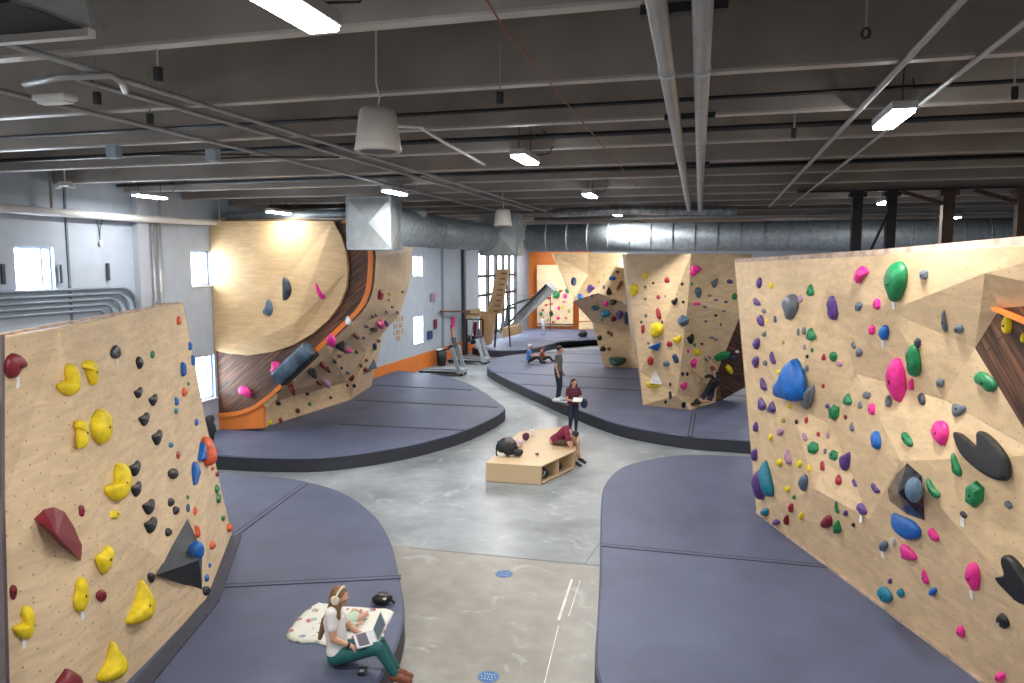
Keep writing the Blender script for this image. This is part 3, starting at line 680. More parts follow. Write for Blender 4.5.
# round duct and the two sheet metal boxes
def duct(path, r, lab, band):
    e = empty('air_duct', path[0], lab, 'duct', 'round metal ducts')
    mb = MB(); L_ = 0
    pts = [V(p) for p in path]; prev = pts[0]; tot = []
    mb.tube(pts, r, 28); mb.build('duct_run', GALV, e, True)
    for a, b in zip(pts, pts[1:]):
        n = max(1, int((b-a).length/band))
        for j in range(1, n):
            c = a+(b-a)*j/n; t = (b-a).normalized()
            MB().tube([c-t*.02, c+t*.02], r+.014, 28).build('seam_ring', GALV, e, True)
    return e
def cross_box(c, sx, sy, sz, rz, lab):
    e = empty('duct_box', c, lab, 'duct box', 'square duct boxes'); e.rotation_euler = (0, 0, 0)
    R = Matrix.Rotation(rz, 3, 'Z'); c = V(c)
    mb = MB()
    P = lambda x, y, z: c+R @ V((x*sx/2, y*sy/2, z*sz/2))
    for f in ('-y', '+y', '-x', '+x', '-z', '+z'):
        s = -1 if f[0] == '-' else 1; ax = f[1]
        if ax == 'y': q = [P(-1, s, -1), P(1, s, -1), P(1, s, 1), P(-1, s, 1)]; nn = R @ V((0, s, 0))
        elif ax == 'x': q = [P(s, -1, -1), P(s, 1, -1), P(s, 1, 1), P(s, -1, 1)]; nn = R @ V((s, 0, 0))
        else: q = [P(-1, -1, s), P(1, -1, s), P(1, 1, s), P(-1, 1, s)]; nn = V((0, 0, s))
        ctr = sum(q, V())/4+nn*(.08 if ax != 'z' else .01)
        for i in range(4): mb.face([q[i], q[(i+1) % 4], ctr])
    bmesh.ops.remove_doubles(mb.bm, verts=mb.bm.verts[:], dist=.002)
    mb.build('sheet_metal_body', GALVL, e)
    mb = MB()
    for s in (-1, 1):
        for a, b in (((-1, -1), (1, -1)), ((1, -1), (1, 1)), ((1, 1), (-1, 1)), ((-1, 1), (-1, -1))):
            mb.bar(P(a[0], a[1], s), P(b[0], b[1], s), .035, .035)
    for a in ((-1, -1), (1, -1), (1, 1), (-1, 1)): mb.bar(P(a[0], a[1], -1), P(a[0], a[1], 1), .035, .035, up=(0, 1, 0))
    mb.build('corner_flange', GALV, e)
    return e
bx1 = V((-7.5, 15.8, 5.70))
cross_box(bx1, 1.0, .95, 1.13, .18, 'square silver duct box with cross-creased faces above the arch wall')
cross_box((-6.5, 22.75, 5.70), 1.15, 1.0, 1.25, .1, 'farther square duct box joining the two round ducts')
duct([bx1+V((.12, .3, -.04)), (-6.85, 22.1, 5.62)], .42, 'round silver duct running back from the near square box', 1.1)
duct([(-5.7, 22.95, 5.60), (15.9, 22.95, 5.60)], .42, 'long round silver duct crossing the hall above the boulders', .62)
o = MB().tube([(-5.5, 23.0, 6.18), (15.9, 23.0, 6.18)], .06, 10).build('cross_pipe', PIPE, smooth=True); tag(o, 'thin grey pipe running just above the long round duct', 'pipe')
o = MB().tube([(-4.5, 21.2, 6.25), (-2.5, 21.0, 6.28), (.5, 21.2, 6.22)], .13, 10).build('flexible_duct', mat('foil', (.45, .47, .49, 1), .3, .6, var=.5, scale=8), smooth=True); tag(o, 'crinkled foil flexible duct lying above the long round duct', 'duct')
# hanging bell speakers
def bell(c, s, lab):
    e = empty('hanging_speaker', c, lab, 'speaker', 'hanging bell speakers'); c = V(c)
    MB().lathe(c, [(.02, .20*s), (.13*s, .20*s), (.155*s, .185*s), (.17*s, .14*s), (.205*s, -.12*s), (.215*s, -.17*s), (.20*s, -.19*s), (.18*s, -.17*s), (.05*s, -.12*s)], 24).build('bell_shell', mat('cream_plastic', (.50, .47, .43, 1), .5, var=.05), e, True)
    MB().lathe(c+V((0, 0, -.185*s)), [(.16*s, 0), (.16*s, .01)], 20).build('grille', BLACK, e)
    MB().tube([c+V((0, 0, .2*s)), c+V((.02, 0, .3*s)), c+V((-.01, 0, .42*s)), c+V((0, 0, 6.98-c.z))], .008, 6).build('cable', WHITE, e)
    MB().box(c+V((-.21*s, 0, -.12*s)), (.04, .05, .09)).build('mount_lug', BLACK, e)
bell(atz(378, 131, 6.02), 1.02, 'white bell-shaped speaker hanging near the upper centre-left')
bell(atz(503, 218, 5.9) if False else aty(503, 218, 17.0), 1.0, 'small pale bell speaker hanging in front of the far duct box')
# small things under the ceiling
for k, (p, z, lab) in enumerate((((114, 152), 6.3, 'small pale junction box hanging left, above the wall pipe'), ((213, 155), 6.3, 'small pale junction box, right one of the pair at left'))):
    c = atz(*p, z); e = empty('junction_box', c, lab, 'junction box', 'pale hanging junction boxes')
    MB().box(c, (.17, .12, .17), bev=.01).build('box', mat('blue_grey_box', (.32, .38, .44, 1), .5), e)
    MB().tube([c+V((0, 0, -.05)), c+V((.35, .3, .0)), c+V((1.4, 1.0, .05))], .014, 6).build('cable', BLACK, e)
for k, (p, lab) in enumerate((((500, 97), 'small black camera-like clip hanging under beam near upper centre'), ((158, 73), 'black hook dangling at upper left near the big light'), ((866, 30), 'black ring hook on a hanging strap at upper right'),
                              ((1014, 92), 'black clip under the beam at the right edge'), ((794, 132), 'tiny black hook left of the bright right-hand light'), ((150, 118), 'small black clamp on the upper left beam'), ((97, 97), 'black clamp beside the unlit fitting at upper left'))):
    c = atz(*p, 6.22); e = empty('ceiling_hook', c, lab, 'hook', 'dark hooks and clips under the beams')
    MB().tube([c+V((0, 0, .02)), c+V((0, 0, .45))], .008, 6).build('hook_rod', PIPE, e)
    if 'ring' in lab:
        MB().tube([c+V((.022*math.cos(a*.5236), 0, -.02+.03*math.sin(a*.5236))) for a in range(13)], .010, 6).build('hook_body', BLACK, e)
    else: MB().box(c-V((0, 0, .01)), (.06, .05, .11), bev=.012).build('hook_body', BLACK, e)
o = MB().tube([atz(487, 0, 6.3), atz(500, 22, 6.3), atz(560, 95, 6.32), atz(640, 190, 6.35)], .007, 5).build('red_cable', mat('dull_red_cable', (.22, .05, .03, 1), .6)); tag(o, 'thin dull red cable strung diagonally under the ceiling beams', 'cable')
o = MB().tube([atz(396, 126, 6.25), atz(420, 127, 6.25), atz(440, 140, 6.25), atz(485, 165, 6.25)], .018, 6).build('white_cable', WHITE, smooth=True); tag(o, 'thin white conduit leading right from the bell speaker', 'cable')
e = empty('unlit_fitting', atz(55, 98, 6.25), 'pale unlit light fitting under the beam at upper left', 'ceiling light')
c = atz(55, 98, 6.25); MB().box(c, (.36, .16, .06), bev=.02).build('housing', WHITE, e); MB().box(c-V((0, 0, .04)), (.3, .1, .02)).build('diffuser', TAPE, e)
e = empty('emergency_light', atz(65, 184, 6.2), 'small white twin-headed fitting near the left wall under the ceiling', 'emergency light')
c = atz(65, 184, 6.3); MB().box(c, (.26, .1, .1), bev=.02).build('housing', WHITE, e)
MB().tube([c, c+V((0, 0, .3))], .015, 6).build('stem', WHITE, e)
for s in (-1, 1): MB().lathe(c+V((s*.16, 0, -.02)), [(.03, -.06), (.06, -.05), (.045, .03), (.02, .04)], 12).build('lamp_head', WHITE, e)
# dark roof hood at the top left corner
e = empty('roof_hood', (-4.4, 3.9, 6.2), 'dark roof opening with slanted grey metal side at the top left corner', 'roof hood')
q = [atz(0, 40, 6.22), atz(90, 31, 6.22), atz(10, 2, 6.22), atz(-60, 2, 6.22)]; q[3].x = q[0].x-1.2
MB().prism(q, (0, 0, .03)).build('dark_opening', mat('black_mesh', (.008, .008, .008, 1), .9), e)
q2 = [atz(10, 2, 6.22), atz(90, 31, 6.22), atz(107, 31, 6.40), atz(84, 0, 6.40), atz(40, -14, 6.4)]
MB().prism(q2, (0, 0, .04)).build('slanted_side', mat('dull_grey_metal', (.20, .20, .20, 1), .5), e)
MB().bar(atz(-10, 41, 6.2), atz(92, 33, 6.2), .06, .05).build('rim', LIP, e)
# steel columns behind the right wall
for k, (px, y, w, mm, lab) in enumerate(((855.5, 18, .20, BLACKM, 'black steel column, leftmost behind the right-hand wall'), (889.5, 18, .19, BLACKM, 'black steel column right of the leftmost one, with brace beside it'),
                                    (945.5, 18, .22, RUST, 'rusty brown steel column behind the right-hand wall'), (1020, 18, .22, RUST, 'rusty dark column at the right edge of the photo'))):
    c = aty(px, 240, y); e = empty('steel_column', (c.x, y, 0), lab, 'column', 'steel columns behind the right-hand wall')
    mb = MB()
    for s in (-1, 1): mb.box((c.x, y+s*w*.45, 3.2), (w, .025, 6.4))
    mb.box((c.x, y, 3.2), (.02, w*.9, 6.4)); mb.box((c.x-w*.42, y, 3.2), (.03, w*.86, 6.4)).build('shaft', mm, e)
    MB().box((c.x, y, 6.3), (w*1.7, w*1.3, .1)).build('cap_plate', mm, e)
    if k in (2, 3): MB().bar((c.x-.9, y, 6.35), (c.x, y, 6.05), .06, .08).build('knee_brace', mm, e)
    if k == 1: MB().bar((c.x-.42, y-.1, 5.0), (c.x-.05, y-.1, 5.95), .04, .05).build('diagonal_brace', mm, e)
tag(MB().box((5.2, 18.0, 6.385), (7, .2, .03)).build('girder_plate', BLACKM), 'flat dark girder plate joining the column heads at right', 'girder')

# ------------------------------------------------------------ bench in the middle
bench = empty('storage_bench', (-4.0, 16.8, 0), 'low plywood storage bench with open cubbies in the middle of the floor', 'bench')
bt = [atz(486, 463, .42), atz(541, 466.5, .42), atz(575, 451, .42), atz(580, 434, .42), atz(560, 427, .42), atz(519, 432, .42)]
b0, b1, b2, b3, b4, b5 = bt
dn = lambda p, z: V((p.x, p.y, z))
MB().prism([dn(p, .40) for p in bt], (0, 0, .025)).build('bench_top', PLYB, bench)
uin = (b1-b0).normalized(); nin = V((-uin.y, uin.x, 0))
MB().prism([dn(b0, .01), dn(b1, .01), dn(b1, .40), dn(b0, .40)], nin*.025).build('front_panel', PLYB, bench)
for a, b in ((b0, b5), (b5, b4), (b3, b4)):
    d = (b-a).normalized(); MB().prism([dn(a, .01), dn(b, .01), dn(b, .40), dn(a, .40)], V((-d.y, d.x, 0))*(-.025 if a is not b3 else .025)).build('side_panel', PLYB, bench)
d12 = (b2-b1).normalized(); n12 = V((-d12.y, d12.x, 0))
for t in (.02, .5, .98):
    p = b1+(b2-b1)*t; MB().prism([dn(p, .01), dn(p+n12*.42, .01), dn(p+n12*.42, .40), dn(p, .40)], d12*.022*(1 if t < .9 else -1)).build('divider', PLYB, bench)
MB().prism([dn(b1+n12*.42, .01), dn(b2+n12*.42, .01), dn(b2+n12*.42, .40), dn(b1+n12*.42, .40)], n12*.02).build('back_panel', PLYB, bench)
MB().prism([dn(b1, .015), dn(b2, .015), dn(b2+n12*.42, .015), dn(b1+n12*.42, .015)], (0, 0, .02)).build('bottom_shelf', PLYB, bench)
MB().prism([dn(b2, .01), dn(b3, .01), dn(b3, .40), dn(b2, .40)], V((-.02, 0, 0))).build('end_panel', PLYB, bench)
# a taller open box at the far right end
bb = aty(580, 448, 18.4)
# items on the bench and in the cubbies
def noisy(o, amt, sc):
    for v in o.data.vertices:
        v.co += v.normal*noise.noise(v.co*sc+V((3, 1, 7)))*amt
BAGM = mat('black_nylon', (.02, .022, .03, 1), .6, bump=.3, bscale=60)
bp_c = atz(508, 456, .44)
e = empty('backpack', bp_c, 'black and white backpack standing on the left end of the bench', 'backpack')
o = MB().ell(bp_c+V((-.05, .1, .2)), (.26, .19, .2), u=24, v=16).build('pack_body', BAGM, e, True); noisy(o, .05, 6)
o = MB().ell(bp_c+V((.02, .06, .33)), (.13, .13, .1), u=18, v=12).build('top_pocket', mat('grey_brown_nylon', (.16, .13, .12, 1), .7), e, True); noisy(o, .03, 9)
o = MB().ell(bp_c+V((.22, .02, .1)), (.13, .11, .09)).build('side_pocket', BAGM, e, True); noisy(o, .03, 9)
mb = MB()
for s in (-1, 1): mb.tube([bp_c+V((-.08+.12*s, -.09, .36)), bp_c+V((-.1+.12*s, -.19, .22)), bp_c+V((-.1+.13*s, -.15, .05)), bp_c+V((-.1+.14*s, -.05, .01))], .018, 8)
mb.build('shoulder_strap', BAGM, e, True)
MB().box(bp_c+V((-.12, -.14, .06)), (.14, .02, .08), bev=.01).build('white_patch', TAPE, e)
c = atz(518, 447, .44); o = MB().ell(c+V((0, 0, .09)), (.15, .12, .10), u=18, v=12).build('rolled_jacket', mat('pink_white_cloth', (.62, .48, .52, 1), .8, var=.3, scale=14), smooth=True); noisy(o, .05, 8); tag(o, 'pinkish white crumpled clothing behind the black backpack on the bench', 'clothing')
c = atz(526, 440, .44); o = MB().ell(c+V((0, 0, .09)), (.09, .08, .10), u=16, v=10).build('chalk_bag', mat('plum_fabric', (.10, .02, .06, 1), .8), smooth=True); noisy(o, .02, 12); tag(o, 'small plum-coloured chalk bag at the middle of the bench', 'chalk bag')
c = atz(532, 436, .44); e = empty('water_bottle', c, 'pale water bottle standing behind the plum chalk bag', 'bottle')
MB().lathe(c, [(.035, 0), (.04, .01), (.04, .17), (.02, .2)], 14).build('bottle_body', WHITE, e, True); MB().lathe(c+V((0, 0, .2)), [(.022, 0), (.022, .035)], 12).build('cap', HC['grey'], e, True)
def shoe(c, rz, m, name, lab, s=1.0, par=None):
    R = Matrix.Rotation(rz, 3, 'Z'); e = empty(name, c, lab, 'shoe'); c = V(c)
    mb = MB(); mb.cap(c+R @ V((-.08*s, 0, .04*s)), .042*s, c+R @ V((.09*s, 0, .03*s)), .036*s); mb.ell(c+R @ V((-.07*s, 0, .065*s)), (.05*s, .036*s, .045*s)); mb.build('upper', m, e, True)
    mb = MB(); mb.cap(c+R @ V((-.085*s, 0, .014*s)), .04*s, c+R @ V((.1*s, 0, .014*s)), .036*s)
    for v in mb.bm.verts: v.co.z = c.z+min(max(v.co.z-c.z, 0.0), .018*s)
    mb.build('sole', WHITE, e, True); return e
c = atz(537, 455, .43); shoe(c, 2.2, HC['maroon'], 'climbing_shoe', 'small dark shoe lying near the front edge of the bench top', .55)
cub = atz(547, 477, .04)
p = b1+(b2-b1)*.27+n12*.2; e = empty('helmet_bag', dn(p, .035), 'black and white shoe bag inside the near bench cubby', 'bag')
o = MB().ell(dn(p, .15), (.14, .12, .12), u=18, v=12).build('bag_body', BAGM, e, True); noisy(o, .03, 8)
mb = MB();
for k in range(3): mb.tube([dn(p, .15)+V((-.1+.06*k, -.135+.02*abs(k-1), -.06)), dn(p, .15)+V((-.06+.06*k, -.14, .0)), dn(p, .15)+V((-.04+.06*k, -.12, .07))], .012, 6)
mb.build('white_lacing', TAPE, e, True)
p = b1+(b2-b1)*.72+n12*.2; o = MB().ell(dn(p, .13), (.09, .11, .1), u=16, v=10).build('shoe_bag', BAGM, smooth=True); noisy(o, .03, 9); tag(o, 'dark shoe bag inside the farther bench cubby', 'bag')
c = atz(576, 458, .0); shoe(c, 1.2, HC['black'], 'street_shoe', 'black shoe standing on the floor by the bench end')

# ------------------------------------------------------------ training area
OS = plywood('oriented_strand_board', (.58, .38, .20, 1), dots=False, grain=(4, 4))
e = empty('campus_board', (-11.2, 38, 0), 'tall leaning plywood campus board with dark rungs before the glazed door', 'campus board')
cb = [aty(487, 314, 38), aty(501, 314, 38), aty(509, 269, 37), aty(497, 269, 37)]
uvface(MB(), cb, (0, .12, 0), 'leaning_panel', OS, e)
pb = [aty(480, 346, 38), aty(489, 345, 38), aty(495, 313, 38), aty(479, 311, 38)]
uvface(MB(), pb, (0, .5, 0), 'plywood_pillar', OS, e)
for k in range(8):
    t = (k+.6)/8.4; a = cb[0]+(cb[3]-cb[0])*t; b = cb[1]+(cb[2]-cb[1])*t
    MB().bar(a+(b-a)*.45+V((0, -.04, 0)), a+(b-a)*.85+V((0, -.04, 0)), .05, .06).build('rung', HC['brown'], e)
mb = MB(); mb.bar((-11.3, 38.2, .36), aty(498, 300, 38.3), .08, .08); mb.bar((-10.6, 38.8, .36), aty(506, 275, 38), .07, .07); mb.build('support_post', BLACKM, e)
e = empty('hangboard', aty(472, 313, 37.2), 'pale wooden hangboard on a rail left of the campus board', 'hangboard')
hb = [aty(466, 319, 37.2), aty(480, 317, 37.2), aty(480, 308, 37.2), aty(466, 310, 37.2)]
uvface(MB(), hb, (0, .07, 0), 'board', PLYB, e)
for k in range(4): MB().box(aty(468.5+k*3.2, 314, 37.12), (.09, .06, .06)).build('finger_pocket', HC['brown'], e)
o = MB().bar(aty(441, 311.5, 34), aty(470, 311.5, 37.3), .12, .09).build('pull_up_rail', HC['brown']); tag(o, 'brown wooden rail sticking out from the grey wall beside the hangboard', 'pull-up rail')
o = MB().bar(aty(470, 344, 37.3), aty(474, 318, 37.3), .05, .05); o.bar(aty(476, 345, 37.3), aty(478, 318, 37.3), .05, .05); o = o.build('hangboard_stand', STEEL); tag(o, 'grey steel posts under the pale hangboard', 'stand')
# tilted grey training board with plywood box
e = empty('tilted_training_board', (-10.9, 43, .35), 'grey adjustable training board tilted up to the right', 'training board')
tb = [aty(505, 331, 42.5), aty(521, 322, 42.5), aty(554, 291, 42), aty(546, 284, 42.3)]
MB().prism([tb[0], tb[1], tb[2], tb[3]], (0, .9, .12)).build('board', mat('training_board_grey', (.20, .20, .20, 1), .6, var=.2, scale=5), e)
MB().bar(aty(504, 328, 42.4), aty(546.5, 284.8, 42.2), .1, .12).build('edge_rail', BLACKM, e)
mb = MB(); mb.bar(aty(509, 306, 43.2), aty(526, 300, 43.2), .1, .12); mb.bar(aty(526, 300, 43.2), aty(541, 296, 43), .1, .1); mb.build('support_arm', BLACKM, e)
mb = MB(); mb.bar(aty(505, 333, 42.4), aty(508, 306, 43.2), .16, .16); mb.bar(aty(500, 333, 42.6), aty(504, 312, 43.2), .1, .1); mb.build('post', BLACKM, e)
o = uvface(MB(), [aty(502.5, 338, 40.5), aty(517.5, 334.5, 41.5), aty(517, 325.5, 41.5), aty(502.5, 328, 40.5)], (0, 1.0, 0), 'plyometric_box', OS, None); tag(o, 'low plywood box under the tilted grey training board', 'box')
e = empty('tension_ropes', (-11.6, 46, .35), 'thin railing lines in front of the pale far wall', 'railing')
mb = MB()
for z in (2.5, 2.8): mb.bar((-12.6, 44, z), (-10.6, 49, z), .03, .03)
mb.build('rail_line', PIPE, e); MB().bar((-10.6, 49, .35), (-10.6, 49, 2.9), .05, .05).build('rail_post', BLACKM, e)
e = empty('exercise_bike', atz(527, 325.5, .35), 'dark exercise bike by the orange corner at the far wall', 'exercise bike')
c = atz(527, 326, .35)
mb = MB(); mb.tube([c+V((.35+.25*math.cos(a*.3927), 0, .32+.25*math.sin(a*.3927))) for a in range(17)], .04, 6); mb.build('flywheel', BLACKM, e)
MB().bar(c+V((-.4, 0, .05)), c+V((.5, 0, .05)), .08, .07).build('base_frame', BLACKM, e); MB().bar(c+V((-.25, 0, .05)), c+V((-.3, 0, .85)), .06, .06).build('seat_post', BLACKM, e)
MB().ell(c+V((-.32, 0, .9)), (.15, .1, .05)).build('saddle', BLACK, e); MB().tube([c+V((.3, 0, .3)), c+V((.35, 0, 1.0)), c+V((.5, 0, 1.1))], .035, 6).build('handlebar', BLACK, e)
# treadmills
def treadmill(px, lab, rz, s=1.0):
    c = atz(*px, 0); e = empty('treadmill', c, lab, 'treadmill', 'grey treadmills')
    R = Matrix.Rotation(rz, 3, 'Z'); T = lambda x, y, z: c+R @ V((x*s, y*s, z*s))
    Rm = R
    MB().box(T(0, 0, .13), (1.9*s, .62*s, .07*s), Rm, .01).build('running_deck', BLACKM, e)
    MB().box(T(-.05, 0, .175), (1.75*s, .46*s, .012*s), Rm).build('belt', mat('belt_dark', (.05, .05, .055, 1), .8), e)
    for y in (-.3, .3): MB().box(T(-.02, y, .185), (1.85*s, .09*s, .04*s), Rm, .01).build('side_rail', STEEL, e)
    MB().box(T(.82, 0, .2), (.34*s, .66*s, .17*s), Rm, .03).build('motor_cover', STEEL, e)
    for y in (-.36, .36): MB().bar(T(.85, y, .1), T(.5, y, 1.18), .07*s, .16*s).build('upright', STEEL, e)
    MB().box(T(.46, 0, 1.22), (.22*s, .78*s, .09*s), Rm @ Matrix.Rotation(-.5, 3, 'Y'), .02).build('console', BLACK, e)
    MB().box(T(.5, 0, 1.42), (.04*s, .42*s, .28*s), Rm @ Matrix.Rotation(-.2, 3, 'Y'), .01).build('screen', mat('screen_dark', (.02, .025, .03, 1), .15), e)
    for y in (-.36, .36): MB().tube([T(.46, y, 1.15), T(.1, y, 1.05), T(-.1, y, 1.0)], .03*s, 8).build('handrail', BLACK, e)
    for x in (-.85, .9):
        for y in (-.26, .26): MB().lathe(T(x, y, .05), [(.05*s, -.03*s), (.05*s, .03*s)], 12, Matrix.Rotation(math.pi/2, 3, 'X')).build('wheel', BLACK, e)
    return e
treadmill((443, 374.5), 'grey treadmill beside the mat, nearer of the two', .02, 1.05)
treadmill((469, 363), 'grey treadmill behind the nearer one, closer to the plywood pillar', .02, 1.05)
c = V((-12.45, 33.2, 0)); e = empty('trash_bin', c, 'black waste bin against the orange wall band behind the near treadmill', 'bin')
MB().lathe(c, [(.16, 0), (.2, .02), (.26, .75), (.24, .75), (.18, .05)], 18).build('bin_body', BLACK, e, True); MB().lathe(c+V((0, 0, .75)), [(.275, 0), (.275, .03), (.25, .05)], 18).build('rim', WHITE, e, True)
# rack with jackets
c = atz(475, 355, 0); e = empty('weight_rack', c, 'dark equipment rack with a maroon jacket behind the treadmills', 'rack')
mb = MB()
for x in (-.45, .45): mb.bar(c+V((x, 0, 0)), c+V((x, 0, 1.9)), .07, .07)
mb.bar(c+V((-.45, 0, 1.9)), c+V((.45, 0, 1.9)), .06, .06).bar(c+V((-.45, 0, 1.0)), c+V((.45, 0, 1.0)), .06, .06); mb.build('rack_frame', BLACKM, e)
o = MB().ell(c+V((.1, -.1, 1.35)), (.2, .12, .42), u=18, v=12).build('jacket', HC['maroon'], e, True); noisy(o, .06, 5)
o = MB().ell(c+V((-.15, -.05, .8)), (.3, .2, .22), u=18, v=12).build('pad_stack', BLACK, e, True); noisy(o, .05, 4)
c = atz(449, 358.5, 0); e = empty('elliptical_trainer', c, 'pale grey elliptical trainer between the two treadmills and the wall', 'exercise machine')
MB().bar(c+V((-.7, 0, .08)), c+V((.7, 0, .08)), .12, .1).build('base_frame', STEEL, e)
MB().lathe(c+V((.35, .06, .45)), [(.05, -.06), (.32, -.05), (.32, .05), (.05, .06)], 20, Matrix.Rotation(math.pi/2, 3, 'X')).build('flywheel_cover', STEEL, e, True)
for y in (-.25, .25): MB().tube([c+V((.2, y, .4)), c+V((.1, y, 1.2)), c+V((-.05, y, 1.75))], .03, 8).build('arm_lever', STEEL, e, True)
for y in (-.18, .18): MB().box(c+V((-.3, y, .3)), (.4, .13, .05), bev=.01).build('pedal', BLACK, e)
MB().box(c+V((.1, 0, 1.6)), (.08, .3, .25), bev=.02).build('console', BLACK, e)
MB().tube([c+V((.35, 0, .6)), c+V((.12, 0, 1.6))], .05, 8).build('mast', ORANGE, e)
# wall fittings on the far left wall
for k, (p, w, h, m_2, lab) in enumerate((((433, 297), .5, .35, HC['lilac'], 'small faded pinkish sign on the grey wall above the treadmills'), ((435.5, 324), .35, .45, HC['maroon'], 'small dark red box on the wall left of the extinguisher'),
                                     ((453, 322), .4, .55, HC['pink'], 'small magenta notice on the wall above the treadmills'), ((430, 335), .6, .4, HC['navy'], 'dark small box on the wall beside the lower far window'))):
    c = atx(*p, XL+.05); tag(MB().box(c, (.05, w, h), bev=.01).build('wall_sign', m_2), lab, 'sign', 'small fittings on the far grey wall')
OT = mat('orange_lettering', (.62, .36, .20, 1), .6)
c = atx(397.5, 318, XL+.01); e = empty('wall_lettering', c, 'faded orange lettering painted on the grey wall left of the far window', 'lettering')
mb = MB(); 
for r_ in range(5):
    for k in range(4 if r_ not in (0, 4) else 2):
        y = 28.8+k*.27+(.27 if r_ in (0, 4) else 0); z = 2.75-r_*.27
        if (k+r_) % 2: mb.box((XL+.012, y, z), (.012, .05, .2)).box((XL+.012, y+.07, z+.07), (.012, .1, .05)).box((XL+.012, y+.07, z-.07), (.012, .1, .05))
        else: mb.box((XL+.012, y, z), (.012, .05, .2)).box((XL+.012, y+.12, z), (.012, .05, .2)).box((XL+.012, y+.06, z), (.012, .1, .05))
mb.build('letters', OT, e)

# ------------------------------------------------------------ climbing holds
def outline(shape, w, h, rot):
    P = []
    if shape in ('o', 'dome'):
        for k in range(14):
            a = k*2*math.pi/14; r = 1+.06*math.sin(3*a+w)+.05*math.cos(2*a+h); P.append((r*math.cos(a), r*math.sin(a)))
    elif shape == 'tear':     # wide at the top, narrow at the foot (image y is down)
        P = [(-.75, -.75), (-.3, -1), (.35, -1), (.85, -.7), (1, -.2), (.85, .3), (.5, .75), (.2, 1), (-.1, .98), (-.45, .6), (-.85, .15), (-1, -.3)]
    elif shape == 'drop':
        P = [(-.15, -1), (.2, -.95), (.5, -.45), (.85, .05), (1, .5), (.75, .9), (.2, 1), (-.4, .98), (-.85, .75), (-1, .3), (-.75, -.1), (-.45, -.6)]
    elif shape == 'kite':     # handle up right, fat lower left
        P = [(.55, -1), (.95, -.9), (1, -.3), (.7, .5), (.2, 1), (-.3, .85), (-.9, .1), (-1, -.2), (-.5, -.4), (.1, -.6)]
    elif shape == 'tri': P = [(-.05, -1), (.12, -1), (.95, .8), (.9, 1), (-.9, 1), (-1, .8)]
    elif shape == 'fin': P = [(.2, -1), (.55, -.7), (1, -.05), (.9, .45), (.35, .95), (-.9, 1), (-1, .75), (-.3, .2), (0, -.5)]
    elif shape == 'quad': P = [(-.9, -.5), (-.1, -1), (.9, -.6), (1, .4), (.3, 1), (-.8, .7)]
    elif shape == 'bean':
        P = [(-.5, -.95), (.2, -1), (.7, -.75), (.95, -.2), (1, .4), (.7, .9), (.1, 1), (-.5, .85), (-.8, .4), (-.7, -.1), (-1, -.5)]
    elif shape == 'boot':
        P = [(0, -1), (.7, -1), (1, -.5), (.95, .2), (1, .6), (.55, 1), (-.2, 1), (-.9, .6), (-1, .3), (-.4, .2), (0, 0), (-.15, -.5)]
    elif shape == 'boot2':
        P = [(-.9, -.7), (-.3, -.95), (.7, -1), (.95, -.3), (.9, .5), (1, .95), (.4, 1), (-.1, .3), (-.3, -.3), (-.8, -.35)]
    elif shape == 'horn': P = [(-.9, -1), (-.5, -.95), (.2, -.3), (1, .6), (.9, 1), (.2, 1), (-.6, .75), (-.8, 0), (-1, -.6)]
    elif shape == 'half': P = [(-1, -1), (-.3, -.95), (.4, -.65), (.9, -.2), (1, .2), (.8, .6), (.2, .9), (-.9, 1), (-.95, 0)]
    elif shape == 'half2': P = [(1, -.35), (.4, -.85), (-.2, -1), (-.8, -.65), (-1, 0), (-.95, .6), (-.5, 1), (-.15, .6), (.3, .15), (.8, -.05)]
    elif shape == 'cres':
        P = [(-.6, -1), (-.1, -.7), (.2, -.1), (.6, .4), (1, .6), (.8, .95), (0, 1), (-.5, .7), (-.8, .1), (-1, -.5)]
    a = math.radians(rot); c, s = math.cos(a), math.sin(a)
    return [((x*w/2)*c-(y*h/2)*s, (x*w/2)*s+(y*h/2)*c) for x, y in P]
